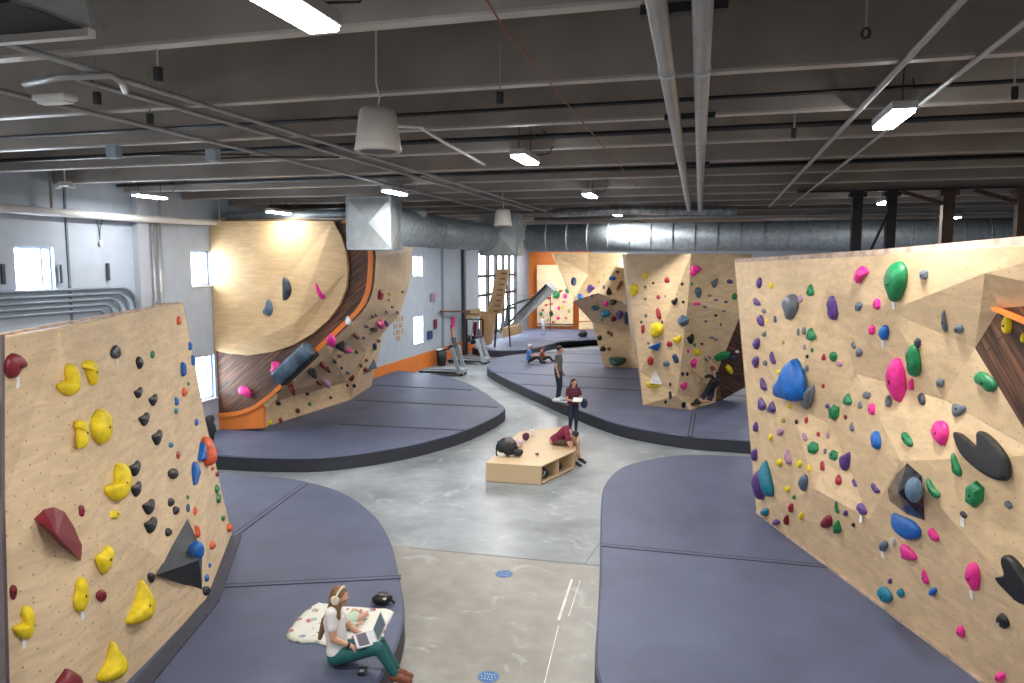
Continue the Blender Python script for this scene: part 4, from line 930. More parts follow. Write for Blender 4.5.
def make_hold(wall, px, py, pts, style, colm, prot=None, name='climbing_hold', apex=None, sharp=False):
    """pts: outline offsets in photo pixels, laid on the wall's face; builds a real bulging solid"""
    p, n = wall.hit(px, py)
    if style == 'plate':
        for _ in range(2):
            pts = [q for i in range(len(pts)) for q in ((pts[i][0]*.75+pts[(i+1) % len(pts)][0]*.25, pts[i][1]*.75+pts[(i+1) % len(pts)][1]*.25), (pts[i][0]*.25+pts[(i+1) % len(pts)][0]*.75, pts[i][1]*.25+pts[(i+1) % len(pts)][1]*.75))]
    R = [atp(px+x, py+y, p, n) for x, y in pts]
    xx = n.cross(V((0, 0, 1)))
    if xx.length < 1e-3: xx = V((1, 0, 0))
    xx.normalize(); yy = n.cross(xx)
    us = [(q-p).dot(xx) for q in R]; vs = [(q-p).dot(yy) for q in R]
    m = min(max(us)-min(us), max(vs)-min(vs))
    if prot is None: prot = {'dome': .30, 'vol': .5, 'plate': .16}[style]*m
    prot = min(prot, .5)
    tip = p+n*prot; vv_ = tip-CAM; zz_ = vv_.dot(FW); ddx = abs(512+F*vv_.dot(RT)/zz_-px); ddy = abs(341.5-F*vv_.dot(UP)/zz_-py)
    wpx = max(a for a, b in pts)-min(a for a, b in pts); hpx = max(b for a, b in pts)-min(b for a, b in pts)
    kx = max(.55, 1-.62*ddx/wpx); ky = max(.6, 1-.62*ddy/hpx)
    if style != 'plate' and apex is None: pts = [(a*kx, b*ky) for a, b in pts]
    lift = 0 if apex else .42*prot
    q0 = p+n*lift
    R = [atp(px+x, py+y, q0, n)-n*lift for x, y in pts]
    ctr = sum(R, V())/len(R)
    if style == 'dome' and not sharp: R = [q for i in range(len(R)) for q in (R[i]*.8+R[(i+1) % len(R)]*.2, R[i]*.2+R[(i+1) % len(R)]*.8)]
    # keep long thin things from being stretched by a grazing view
    bm = bmesh.new()
    if style == 'vol':
        top = ctr+n*prot+V((0, 0, -.1*m)) if apex is None else atp(apex[0], apex[1], p+n*prot, n); a = [bm.verts.new(r-n*.01) for r in R]; t = bm.verts.new(top)
        for i in range(len(a)): bm.faces.new((a[i], a[(i+1) % len(a)], t))
        bm.faces.new(a)
    else:
        prof = [(1, -.01), (1.0, .25), (.93, .5), (.78, .75), (.55, .92), (.28, 1)] if style == 'dome' else [(1, -.01), (1, .6), (.94, .9), (.86, 1), (.5, 1.05)]
        rings = []
        for s_, hgt in prof:
            rr = []
            for r in R:
                q = ctr+(r-ctr)*s_+n*(hgt*prot)
                if style == 'dome' and hgt > .2:
                    q += n*noise.noise(q*7/max(m, .05)*.35)*prot*.22 + V((0, 0, -.06*m*hgt))
                rr.append(bm.verts.new(q))
            rings.append(rr)
        k = len(R)
        for a, b in zip(rings, rings[1:]):
            for j in range(k): bm.faces.new((a[j], a[(j+1) % k], b[(j+1) % k], b[j]))
        bm.faces.new(rings[0][::-1]); bm.faces.new(rings[-1])
    bmesh.ops.recalc_face_normals(bm, faces=bm.faces[:])
    me = bpy.data.meshes.new(name); bm.to_mesh(me); bm.free()
    me.transform(Matrix.Translation(-ctr))
    o = link(name, me, colm, None, style == 'dome'); o.location = ctr
    if sharp:
        for f_ in me.polygons: f_.use_smooth = False
    return o, (ctr if style == 'dome' else p), n, m, prot
WORDS = dict(o='rounded', dome='rounded', tear='tapering', drop='teardrop', kite='pinched', tri='triangular', fin='fin-shaped', quad='angular', bean='oblong', boot='hooked', boot2='hooked', horn='horn-shaped', half='half-moon', half2='half-moon', cres='crescent')
ALLH = []
def holds(wall, data, group, marks, tagset=()):
    rows = []
    for ln in data.strip().splitlines():
        for it in ln.split(';'):
            it = it.strip()
            if not it: continue
            f = it.split(); px, py, w, h = map(float, f[:4]); col = f[4]; sh = f[5] if len(f) > 5 else 'o'; rot = float(f[6]) if len(f) > 6 else 0
            fl = f[7] if len(f) > 7 else ''
            rows.append((px, py, w, h, col, sh, rot, fl))
    recs = []
    for (px, py, w, h, col, sh, rot, fl) in rows:
        st = 'vol' if 'v' in fl else ('plate' if 'p' in fl else 'dome')
        o, p, n, m, pr = make_hold(wall, px, py, outline(sh, w, h, rot), st, HC[col], sharp=sh in ('quad', 'tri') and w*h > 60)
        if w*h > 90 and st != 'vol':
            R = n.to_track_quat('Z', 'Y').to_matrix()
            c = p+n*(pr*(1.0 if st == 'dome' else 1.0))+V((0, 0, -.06*m if st == 'dome' else 0))
            kid(MB().lathe(c, [(.013, -.01), (.013, .004), (.007, .004)], 8, R), 'bolt', BLACKM if col != 'black' else STEEL, o)
        if 't' in fl:
            zz = (atp(px, py+h/2+3.0, p, n)); R = n.to_track_quat('Z', 'Y').to_matrix()
            kid(MB().box(zz+n*.006, (.05, .09, .006), R), 'paper_tag', TAPE, o); o.children[-1]['label'] = 'white paper tag under the hold'
        recs.append((o, px, py, w, h, col, sh, st))
    out = []
    for (o, px, py, w, h, col, sh, st) in recs:
        sz = 'tiny' if w*h < 34 else 'small' if w*h < 95 else 'medium' if w*h < 260 else 'big'
        best = min(marks, key=lambda q: (q[1]-px)**2+(q[2]-py)**2)
        dx, dy = px-best[1], py-best[2]
        if abs(dx) < 4 and abs(dy) < 4 : best = sorted(marks, key=lambda q: (q[1]-px)**2+(q[2]-py)**2)[1]; dx, dy = px-best[1], py-best[2]
        d = ('right of' if dx > 0 else 'left of') if abs(dx) > abs(dy) else ('below' if dy > 0 else 'above')
        base = '%s %s %s hold %s the %s' % (sz, CNAME.get(col, col), WORDS[sh], d, best[0])
        out.append((base, o, px, py))
    by = {}
    for b, o, px, py in out: by.setdefault(b, []).append((py, px, o))
    ordn = {2: ['upper of two', 'lower of two'], 3: ['highest of three', 'middle of three', 'lowest of three'], 4: ['highest of four', 'second highest of four', 'third highest of four', 'lowest of four']}
    nm = ['highest', 'second', 'third', 'fourth', 'fifth', 'sixth', 'seventh', 'eighth', 'ninth', 'tenth']
    for b, l in by.items():
        l.sort(key=lambda t: (t[0], t[1]))
        for i, (_, _, o) in enumerate(l):
            lab = b if len(l) == 1 else b+', '+(ordn[len(l)][i] if len(l) in ordn else ('highest of several' if i == 0 else nm[i]+' from top'))
            tag(o, lab, 'climbing hold', group)
    ALLH.extend(out)
    return recs
def special(wall, pts, col, style, label, name='climbing_volume', group=None, prot=None, cat='climbing volume', apex=None):
    cx = sum(p[0] for p in pts)/len(pts); cy = sum(p[1] for p in pts)/len(pts)
    o, p, n, m, pr = make_hold(wall, cx, cy, [(x-cx, y-cy) for x, y in pts], style, HC[col] if isinstance(col, str) else col, prot, name, apex)
    return tag(o, label, cat, group), p, n, m, pr

GR = 'holds on the right-hand wall'
blue = special(RW, [(790, 357), (796, 363), (802, 376), (804, 392), (800, 402), (785, 400), (770, 396), (768, 389), (772, 381), (781, 373)], 'blue', 'dome', 'big bright blue pointed volume high on the left part of the right wall', group=GR, prot=.26)
teal = special(RW, [(759, 459), (763, 465), (769, 478), (773, 490), (772, 497), (768, 497), (763, 486), (759, 472)], 'teal', 'dome', 'long slanted teal hold at the lower left edge of the right wall', 'climbing_hold', GR, cat='climbing hold')
bigpink = special(RW, [(889, 357.5), (897, 359), (903, 373), (906, 395), (905, 404), (898, 402), (886, 388), (883, 370)], 'pink', 'dome', 'large hot pink tapered hold with a hollow centre, middle of the right wall', 'climbing_hold', GR, cat='climbing hold')
kid(MB().ell(bigpink[1]+bigpink[2]*(bigpink[4]-.03)+V((0, 0, .02)), (.05, .05, .075)), 'hollow_shade', BLACK, bigpink[0], True)  # solid black ellipsoid stands in for the shade inside the hollow
kw = special(RW, [(953, 432), (958, 432), (965, 437), (973, 445), (979, 448), (980, 440), (979, 429), (990, 436), (1001, 448), (1008, 460), (1009, 476), (1004, 482), (990, 478), (975, 468), (960, 453)], 'black', 'plate', 'large black crescent plate with a bite taken out, right part of right wall', 'climbing_hold', GR, .07, cat='climbing hold')
vv = special(RW, [(906, 463), (921, 476), (924, 500), (925, 522), (906, 515), (888, 501), (886, 490), (895, 474)], mat('marbled_black', (.03, .034, .042, 1), .22, var=.9, scale=7), 'vol', 'big glossy black marbled diamond volume with a blue hold on it', group=GR, prot=.25, apex=(898, 492))
c, n_ = RW.hit(914, 490); c = atp(914, 490, c+n_*.15, n_); o = MB().ell(c, (.09, .1, .14), u=14, v=10).build('climbing_hold', mat('pale_blue_hold', (.12, .2, .3, 1), .4, var=.3), smooth=True); tag(o, 'pale blue oblong hold screwed onto the glossy black diamond volume', 'climbing hold', GR)
special(RW, [(888, 512), (898, 516), (912, 521), (921, 530), (920, 539), (908, 541), (894, 532), (888, 522)], 'blue', 'dome', 'dark blue rounded volume directly below the glossy black diamond volume', group=GR)
special(RW, [(1004, 554), (1012, 557), (1024, 572), (1040, 600), (1024, 607), (1008, 591), (999, 582), (997, 576), (1005, 578), (1008, 572), (1004, 563)], 'black', 'plate', 'big black crescent plate cut by the right edge of the photo', 'climbing_hold', GR, .08, cat='climbing hold')
MR = [('big blue volume', 787, 380), ('slanted teal hold', 766, 479), ('hot pink tapered hold', 895, 381), ('black crescent plate', 983, 455), ('glossy black diamond', 906, 493), ('big green teardrop', 894, 281),
      ('dark wood panel', 1000, 350), ('purple oblong hold', 831.7, 308), ('big purple diamond hold', 845, 459), ('dark blue lower volume', 904, 527), ('chalky pink hold', 972, 576), ('pink top hold', 861, 275), ('big dark tapering hold', 789, 307), ('wall\'s lower corner', 758, 512)]
holds(RW, '''
758.5 283 6.5 11 purple tear; 771 285.5 4 7 yellow o; 809.7 290 9 12 green drop; 860.7 275 16 19 pink half2; 756 302.6 6 11 purple kite -60; 789 307 18 26 grey tear 12
799.6 299 6 8 lilac o; 831.7 308 14 26 purple bean 0; 763.4 311 5 5 grey o; 760 320.6 7 12 purple bean -15; 766.7 321 3 4 yellow o; 774.6 319 4 7 grey drop
763.4 334 5 6 grey o; 857.8 306.5 8 9 bluegrey o; 876 304 9 12 pink quad; 871 330 8 11 pink quad; 883.4 333 11 16 blue tear -10 t; 798 332 3 8 grey bean; 803.6 331 5 8 grey o
810 334 10 13 green drop; 783 342 3 5 olive o; 755.7 343.7 8 12 purple tear; 754.8 362 8 12 purple tear; 772.4 357.5 5 14 purple cres -10; 764.5 363 5 6 grey o; 804 347 3.5 6 lilac o
811.7 350 3.5 5 green o; 806.9 356.4 3.5 4 black o; 823.3 357 5 7 red drop; 832.6 356.5 9 10 green o; 839 364 6 6 lilac bean -40; 853 345.5 4 8 grey bean -20; 858.5 352.5 8 9 grey o
806 368.5 5 7 grey o; 822.7 386 4 5 red o; 763 384 8 13 purple horn; 778.3 372 5 6 yellow o; 806 397.5 17 26 grey kite 0; 760.7 403.7 9 14 purple drop -20; 771 407 9 12 purple drop
847 399 10 12 green drop; 859.6 404.6 5 8 grey drop; 866 395 9 8 grey quad; 871 409 8 12 pink tear -10; 833 412.5 13 16 green quad; 827 406 5 5 purple o; 845 417 4 5 maroon o
806 420 4 7 red o; 796 421.7 3 5 black o; 782.7 420 5 6 olive o; 789 406 4.5 4.5 yellow o; 779.6 431.6 8 8 lilac o; 755 427 6 10 purple o; 770 437.5 5 7 yellow o; 851.5 426.5 5 9 grey drop
804 436.7 5 9 lilac bean -20; 818 434 4 5 red o; 827.7 435 4 7 lilac o; 875 440 11 19 blue bean -8; 812 447.6 13 13 green quad; 825 451 4 6 grey o; 832.8 455 10 11 green quad
845.3 459.5 14 24 purple kite 20; 754 454.7 6 13 purple bean; 787.5 457 7 15 lilac horn; 778.8 462.4 7 8 yellow o; 798.7 464 6 8 yellow tear; 808.6 468 5 7 yellow bean; 822 465.6 5 10 red bean
802.5 482.8 10 17 bluegrey tear; 838 480 7 11 red o; 854.3 482.8 5 9 purple bean -25; 757.9 485 10 31 purple bean -8; 787 489 6 7 yellow o; 793.7 497 3.5 5 green o; 875 487.6 8 13 purple cres -20
790.4 508 5 10 red bean; 764 512 9 9 teal quad; 786 520 5 11 maroon bean; 775.7 522 8 6 purple o; 800.7 516 5 8 yellow o; 836.5 507 5 13 green cres; 845 513 5 7 purple quad
861 509 10 14 purple bean -35 t; 826 522 12 14 maroon o; 836.5 527 9 14 green drop; 853 525 4 5 black o; 910.7 384.5 6 13 pink bean; 888 401 7 13 grey o; 939.5 382.7 10 10 grey quad
921 398.7 8 13 charcoal bean -10; 984.5 382 15 28 green bean -50; 957.5 408.6 15 19 grey kite 40; 939 432.7 20 26 pink tear -10; 906 439.3 9 18 green bean -35; 955.7 464.5 11 24 green horn -5
932 487.6 9 25 green cres -25; 972.8 494 22 27 green quad 10; 876 490 4.5 6 purple o; 1008 505 7 10 grey bean -40; 963 514.6 6 9 charcoal bean -40 t; 932.5 535 8 17 pink bean -35
894 281.7 25 41 green tear 4 t; 923 274.5 10 11 grey quad; 917 343 8 11 charcoal quad; 912.4 361 15 34 green bean -8; 944.3 321 8 23 grey horn 5; 958 329 12 10 grey o; 1006 324.6 12 19 yellow bean
1022 338 5 9 yellow o; 883 546 10 11 bluegrey o 0 t; 892.6 541.5 6 8 white o; 906.7 554 13 24 pink kite -60; 925 577 8 15 pink horn; 932 592 10 8 blue bean -60; 889.5 581 4.5 6 purple o
883.5 595 13 20 teal bean -40; 900 593 8 10 teal bean -20; 972 577 16 30 pink tear -15 t; 1001.7 621.4 12 18 black bean -30; 960 632 9 14 pink tear -25; 999 677 13 11 pink quad
''', GR, MR)
hs = {}
for b, o, px, py in ALLH: hs[(px, py)] = o
for key, lab in {(894, 281.7): 'big green teardrop-shaped hold at the top of the right wall', (831.7, 308): 'tall purple oblong hold high on the right wall', (845.3, 459.5): 'big purple diamond-shaped hold in the lower middle of right wall',
                 (972, 577): 'chalky pink teardrop hold with a paper tag, lower right of right wall', (860.7, 275): 'pink half-moon hold just under the right wall\'s top edge', (789, 307): 'big dark grey tapering hold, upper left part of right wall'}.items():
    hs[key]['label'] = lab

GL = 'holds on the left-hand wall'
red = special(LW, [(33, 517), (44, 508), (55, 506), (66, 511), (76, 527), (83, 545), (82, 561), (62, 546)], 'maroon', 'vol', 'big dark red curved volume in the middle of the left-hand wall', group=GL, prot=.26, apex=(57, 535))
dv = special(LW, [(188, 517), (203, 551), (203, 590), (180, 583), (157, 575), (172, 545)], 'charcoal', 'vol', 'big charcoal triangular volume low on the left-hand wall', group=GL, prot=.30, apex=(199, 560))
c, n_ = LW.hit(197, 552); c = atp(196, 551, c+n_*.24, n_); o = MB().ell(c, (.1, .1, .13), u=14, v=10).build('climbing_hold', HC['blue'], smooth=True); tag(o, 'bright blue rounded hold fixed on the charcoal triangular volume', 'climbing hold', GL)
special(LW, [(55, 684), (63, 675), (70, 667), (84, 675), (86, 690), (70, 696)], 'maroon', 'dome', 'dark red volume cut by the bottom edge of the photo', group=GL)
ML = [('dark red curved volume', 60, 530), ('charcoal triangular volume', 185, 560), ('big yellow dome hold', 103, 426), ('maroon top hold', 17.5, 366), ('large yellow boot hold', 119, 480), ('red-orange side hold', 210, 450),
      ('yellow fin hold', 142, 600), ('top yellow boot', 69, 379), ('long yellow bottom-left hold', 82, 594)]
r = holds(LW, '''
17.5 366 25 27 maroon half2 0 t; 69 379 25 32 yellow boot; 90.7 372 18 26 yellow boot2; 116.5 352 12 14 charcoal o 0 t; 140 362.6 8 13 black tear; 153 354.5 5 8 green o
138.7 392.5 10 12 black kite; 153.5 399.7 10 13 black kite; 144.6 419 12 15 black kite; 157.7 437 12 17 black kite; 171.5 444.7 5 6 teal o; 179.3 320.5 5 9 orange o
103 426 24 35 yellow dome; 80.9 433 17 30 yellow boot2 15; 184 369 6 15 blue bean; 185 392 6 9 orange o; 177 401 4.5 9 blue bean; 176.5 410.7 4 6 teal o; 197 422 4 8 blue o
190.5 346 4 9 blue bean; 193.5 360 4 11 blue bean; 188.7 383.7 3 4 green o; 119 480.5 27 39 yellow boot 5; 135.4 468 13 17 black kite; 137 488.6 12 17 black kite; 149.3 506.3 14 17 black kite
151 524.6 14 18 black kite; 174 473.3 11 12 black o; 171.4 501.8 8 9 black o; 176.7 510 8 9 black o; 169 531.7 8 9 black o; 151.9 577 9 10 black o; 207 590 9 10 black o; 82 510.7 7 12 maroon bean
115.5 514 12 10 yellow quad; 105.4 559.7 19 30 yellow kite; 178.5 454.8 4 8 red o; 202.6 450.5 9 20 blue tri; 209.5 450.5 9 32 orange bean -8; 196.3 472.8 8 25 blue tear
213 468 4 4 orange o; 217.5 474 4 5 maroon o; 210.5 462 3 4 orange o; 188 497 3 5 green o; 188.4 507.6 4 9 navy o; 217.4 488.6 5 9 green o; 219 498 5 10 green o; 223.5 518 4 6 green o
195.5 510.7 4 9 orange o; 198 531 6 13 orange horn; 212.8 545 6 9 orange o; 230 527.4 6 9 orange o; 207.5 577.4 4 8 blue o; 13.8 592 9 15 maroon o; 24.6 622.6 24 34 yellow boot 0 t
82 594.5 17 36 yellow bean 12 t; 102 595.7 11 13 maroon o; 141 601 34 46 yellow fin; 113 661 34 42 yellow fin; 210 565 3 5 blue o
''', GL, ML)
hs = {(round(a[1]), round(a[2])): a[0] for a in r}
for key, lab in {(103, 426): 'big yellow pocketed dome hold, right one of the upper pair on left wall', (18, 366): 'dark red half-moon hold at the top left of the left-hand wall', (119, 480): 'large yellow boot-shaped hold in the centre of the left-hand wall', (210, 450): 'long red-orange hold near the right edge of the left-hand wall',
                 (141, 601): 'yellow fin-shaped hold with pitted face, left of the charcoal volume\'s foot', (69, 379): 'yellow boot-shaped hold, upper left of the left-hand wall', (82, 594): 'long yellow tilted hold with paper tag, low on left wall', (113, 661): 'yellow fin-shaped hold at the bottom edge of the left-hand wall', (13.8, 592): ''}.items():
    if key in hs and lab: hs[key]['label'] = lab

GF = 'holds on the central boulder fin'
bp = special(FN, [(646, 349), (649, 344), (660, 342.5), (655, 351.5)], 'blue', 'vol', 'blue angular volume on the left face of the central fin', group=GF, prot=.3)
special(FN, [(675, 319), (681, 314), (689, 319), (688, 325), (681, 328), (675, 324)], 'bluegrey', 'vol', 'blue-grey angular volume in the middle of the central fin', group=GF, prot=.3)
special(FN, [(713, 359), (718, 354), (727, 351.5), (731, 353), (727, 358), (718, 361)], 'green', 'plate', 'flat green oval disc sticking out from the right edge of the fin', 'climbing_hold', GF, .12, cat='climbing hold')
special(FN, [(653.5, 369), (662, 386), (645, 386)], 'white', 'vol', 'pale grey triangular volume above the low yellow hold on the fin', group=GF, prot=.25)
MF = [('blue angular volume', 653, 347), ('blue-grey central volume', 682, 321), ('green oval disc', 722, 356), ('climber', 700, 380), ('magenta top hold', 696.7, 271), ('big yellow fin hold', 655.6, 329.7), ('low yellow hold', 653.6, 382), ('yellow edge hold', 632, 289)]
r = holds(FN, '''
696.7 271 13 12 pink half2; 645 275.6 6 7 yellow o; 666.6 280 6 6 red o; 633 289.5 9 13 yellow o; 714.6 283 8 10 grey kite; 730 281.6 7 4.5 purple o; 735 296.5 6 7 green o; 698.5 292.8 8 11 bluegrey tear
674 301.5 7 8 black kite; 658 297 5 4 red o; 697 304 8 3 pink o; 658 313.5 5 12 red bean -15; 653 283 3 2.5 black o; 645 287 3.5 3 brown o; 682 284 3.5 3 black o; 692 284 3.5 3 green o
645 299 3.5 3 brown o; 683 302 3.5 3 black o; 709.7 295.6 4.5 2.5 grey o; 716 300 5 2.5 grey o; 726 302 4.5 2.5 purple o; 705 307 4 2.5 grey o; 716 315.5 4 2.5 black o; 706 321.5 4 2.5 grey o
721 324.7 2.5 4 grey o; 712 337.6 5 2.5 grey o; 716 339.6 4 2.5 grey o; 702 344 3.5 2.5 black o; 645.5 315.5 3.5 4 grey o; 642.5 329 4 9 red bean; 655.6 329.7 15 15 yellow dome; 676.8 339.6 9 9 yellow kite
669.3 344 6 6 red o; 691 339 8 11 black kite; 650 360.8 7 9 red quad; 665.6 363.8 8 6 bluegrey quad; 675.3 358.8 6 10 navy bean -20; 694.7 345 3 4 green o; 688.5 351 3 4 pink o; 697.7 352 8 7 yellow o
694 363 7 11 pink kite; 729.6 369.5 11 7 yellow bean 50; 653.6 384 17 8 yellow dome; 684 386 8 9 pink kite; 683 374 3.5 4 black o; 687.5 374 3.5 4 black o; 670 395 3.5 8 black bean; 683.5 405 5 7 black o
665.6 402 3 4 black o; 670 384.5 2.5 4 black o; 692.7 404 3.5 3.5 black o; 699.7 403 3.5 3.5 black o; 708.4 401 3.5 3.5 black o; 708 358.5 6 6 bluegrey quad; 737.5 352 5 3 white o; 733 358 6 5 navy o
641 322 2.5 3 black o; 648 343 3 3 grey o; 662 322 2.5 3 black o; 665 296 3 2.5 lilac o; 686 345 3 3 olive o; 724 311 3.5 2.5 grey o
''', GF, MF)
hs = {(round(a[1]), round(a[2])): a[0] for a in r}
for key, lab in {(697, 271): 'magenta half-moon hold near the top of the central fin', (656, 330): 'big yellow rounded hold on the left part of the central fin', (654, 384): 'low wide yellow hold near the base of the central fin', (633, 290): 'yellow rounded hold on the upper left edge of the central fin', (730, 370): 'yellow slanted hold on the dark wood edge of the fin'}.items():
    if key in hs: hs[key]['label'] = lab

GW = 'holds on the wing wall'
MW = [('dark green bowl', 617, 361), ('purple wing hold', 590.7, 288), ('pink wing hold', 606, 304), ('dark teal block', 605, 314), ('orange post', 574, 310)]
special(WG, [(608, 357.5), (617, 357), (627, 358), (625, 364), (617, 367), (610, 364)], mat('dark_green_fibreglass', (.02, .06, .055, 1), .3, var=.1), 'dome', 'dark green half-bowl volume at the foot of the wing wall', group=GW, prot=.4)
r = holds(WG, '''
573.8 281 6 10 navy quad; 579.5 296 6 8 blue quad; 590.7 288 9 10 purple half2; 592 296 3 3 purple o; 612.5 278 7 5 blue o; 617.7 271.8 3 3 black o; 609 291 6 8 black drop; 604 287 3 4 grey o
619.5 285 3.5 12 brown bean 30; 606 304 6 6 pink o; 613 302.5 8 6 black quad; 625 302.5 4 5 white o; 605 314 11 8 teal quad; 595 308 10 5 bluegrey quad 20; 613.3 319.3 6 6 maroon o; 619 315 8 9 purple quad
626 319 5 14 navy bean; 608.5 332.5 4 4 brown o; 611.5 334.5 4 4 brown o; 599.5 338 5 6 black o; 602.8 349 6 6 black o; 609 349 4 4 brown o; 604.5 275 2.5 3 olive o; 599 281 2.5 3 olive o; 602 320 3 2.5 green o
''', GW, MW)
for a in r:
    k = (round(a[1]), round(a[2]))
    if k == (591, 288): a[0]['label'] = 'purple half-moon hold high on the wing wall behind the fin'
    if k == (606, 304): a[0]['label'] = 'small pink rounded hold in the middle of the wing wall'
    if k == (605, 314): a[0]['label'] = 'dark teal angular block on the underside of the wing wall'

GA = 'holds on the curved arch wall'
MA = [('blue-grey cylinder', 292, 364), ('black half-moon', 286.7, 289), ('pink ridge hold', 332, 341), ('black angular volume', 342, 347), ('magenta edge hold', 381, 324), ('yellow corner hold', 270.6, 422), ('dark triangular volume', 374, 365)]
# cylinder volume on the dark wood ring
pa, pb_ = aty(277, 378, YA-.35), aty(309, 348, YA-.35)
e = empty('cylinder_volume', pa, 'long shiny blue-grey half-cylinder volume on the dark wood ring', 'climbing volume', GA)
MB().tube([pa, pb_], .20, 14).build('cylinder_body', mat('blue_grey_gloss', (.10, .15, .21, 1), .25, var=.5, scale=3), e)
t_ = (pb_-pa).normalized(); MB().bar(pa+V((.02, .17, -.1)), pb_+V((.02, .17, -.1)), .3, .3).build('black_back', BLACK, e)
o, *_ = make_hold(BO, 286.7, 289, outline('half', 11, 24, 0), 'dome', HC['charcoal']); tag(o, 'upper black half-moon hold on the pale plywood bowl of the arch wall', 'climbing hold', GA)
o, *_ = make_hold(BO, 266.6, 308, outline('half2', 13, 17, 160), 'dome', HC['bluegrey']); tag(o, 'lower left dark half-moon hold on the pale plywood bowl', 'climbing hold', GA)
o, *_ = make_hold(BO, 319.5, 290, outline('cres', 9, 20, -15), 'dome', HC['pink']); tag(o, 'slanted pink crescent hold on the right part of the plywood bowl', 'climbing hold', GA)
o, *_ = make_hold(BO, 304, 303, outline('o', 5, 3, 0), 'dome', HC['black'], .08); tag(o, 'tiny dark hold on the plywood bowl, right of the black half-moon', 'climbing hold', GA)
o, *_ = make_hold(BO, 292, 324, outline('o', 5, 3, 0), 'dome', HC['black'], .08); tag(o, 'tiny dark hold on the plywood bowl, below the black half-moon', 'climbing hold', GA)
for px, py, w, h, cc_, sh, rt_, lab in ((275, 368, 13, 14, 'pink', 'bean', 20, 'pink blocky hold on dark wood, touching the blue-grey cylinder'), (244.5, 393, 17, 12, 'pink', 'half2', 50, 'pink arched hold lowest on the dark wood ring'), (347.8, 320.7, 7, 9, 'white', 'o', 0, 'small pale hold on the upper right of the dark wood ring')):
    o, *_ = make_hold(AF, px, py, outline(sh, w, h, rt_), 'dome', HC[cc_]); tag(o, lab, 'climbing hold', GA)
special(AR, [(334, 351), (340, 345), (347, 341), (351, 346), (345, 350), (336, 352.5)], 'black', 'vol', 'black angular volume on the underside of the arch wall, upper middle', group=GA, prot=.25)
special(AR, [(369, 369), (377, 358), (378.5, 367), (373, 370)], 'bluegrey', 'vol', 'dark triangular volume low at the far right of the arch wall', group=GA, prot=.2)
r = holds(AR, '''
313 373 10 10 black quad; 323.5 366 7 8 maroon quad; 328.8 370 6 6 maroon o; 320 383 6 6 maroon o; 327.5 383.5 9 8 lilac quad; 293.5 379 4 3 white o; 292 389.4 8 8 maroon kite; 307.7 394 4 3 black o
278.7 403 6 5 black o; 310 404 4 4 green o; 298 410.5 5 5 maroon o; 281 420 4 5 red o; 270.6 422.3 5 5 yellow o; 331 397.6 4 3 black o; 331.7 341 15 7 pink bean -60; 349 350.8 8 5 pink quad; 356.6 336 8 6 maroon quad
367 326.6 5 3.5 black o; 374 330 8 5 black quad; 380.8 324.4 9 10 pink kite; 386.6 323.7 4 7 purple o; 381 295 6 11 red bean 15; 390 293.6 3 4 yellow o; 403 292 3 3 black o; 392.5 307 3 3 black o; 387 312 3 3 brown o
397.6 312 3 3 purple o; 372.7 317 3 3 black o; 376.5 315.6 3 3 purple o; 335.4 361.7 4 5 black o; 361 365.7 4 4 brown o; 367 360 4 3.5 red o; 366.6 369.8 6 6 maroon quad; 375.3 346.4 4 8 navy o; 379 340.5 4 4 brown o
351.5 378.3 7 7 maroon kite; 347.5 385.5 3 3 black o; 354.4 386 4 4 black o; 348.5 372.7 4 4 teal o; 389 300 3 2.5 purple o; 340 356 5 3 maroon o; 357 352 3 4 black o; 364 338 3.5 3 black o; 342 368 3 3 black o
''', GA, MA)
for a in r:
    k = (round(a[1]), round(a[2]))
    if k == (332, 341): a[0]['label'] = 'long pink hold lying across the orange edge of the arch wall'
    if k == (381, 324): a[0]['label'] = 'magenta pinched hold at the right tip of the arch wall underside'
    if k == (271, 422): a[0]['label'] = 'small yellow hold at the lower left corner of arch wall base'
GB = 'holds on the far board'
holds(FBP, '''
555.8 294.5 8 8 green quad; 567.4 290.6 5 5 green o; 564.7 296 5 5 pink quad; 560.6 291 4 2.5 red o; 548.8 298 3.5 3 red o; 551 304 4 2.5 orange o; 558.7 308 3 4 pink o; 543 310 3 2 red o; 541 314 3.5 4 green o
551 313.4 6 4 black bean 70; 558 318 4 3 pink o; 562 307 2.5 4 yellow o; 569 311 2.5 3.5 olive o; 564 302 4 1.8 pink o; 546 305 3 2 red o; 553 322 3 2 red o; 548 320 3 2 olive o; 566 318 2.5 2.5 orange o
''', GB, [('green block of far board', 555.8, 294.5), ('black hold of far board', 551, 313.4), ('far board\'s right edge', 572, 300)])

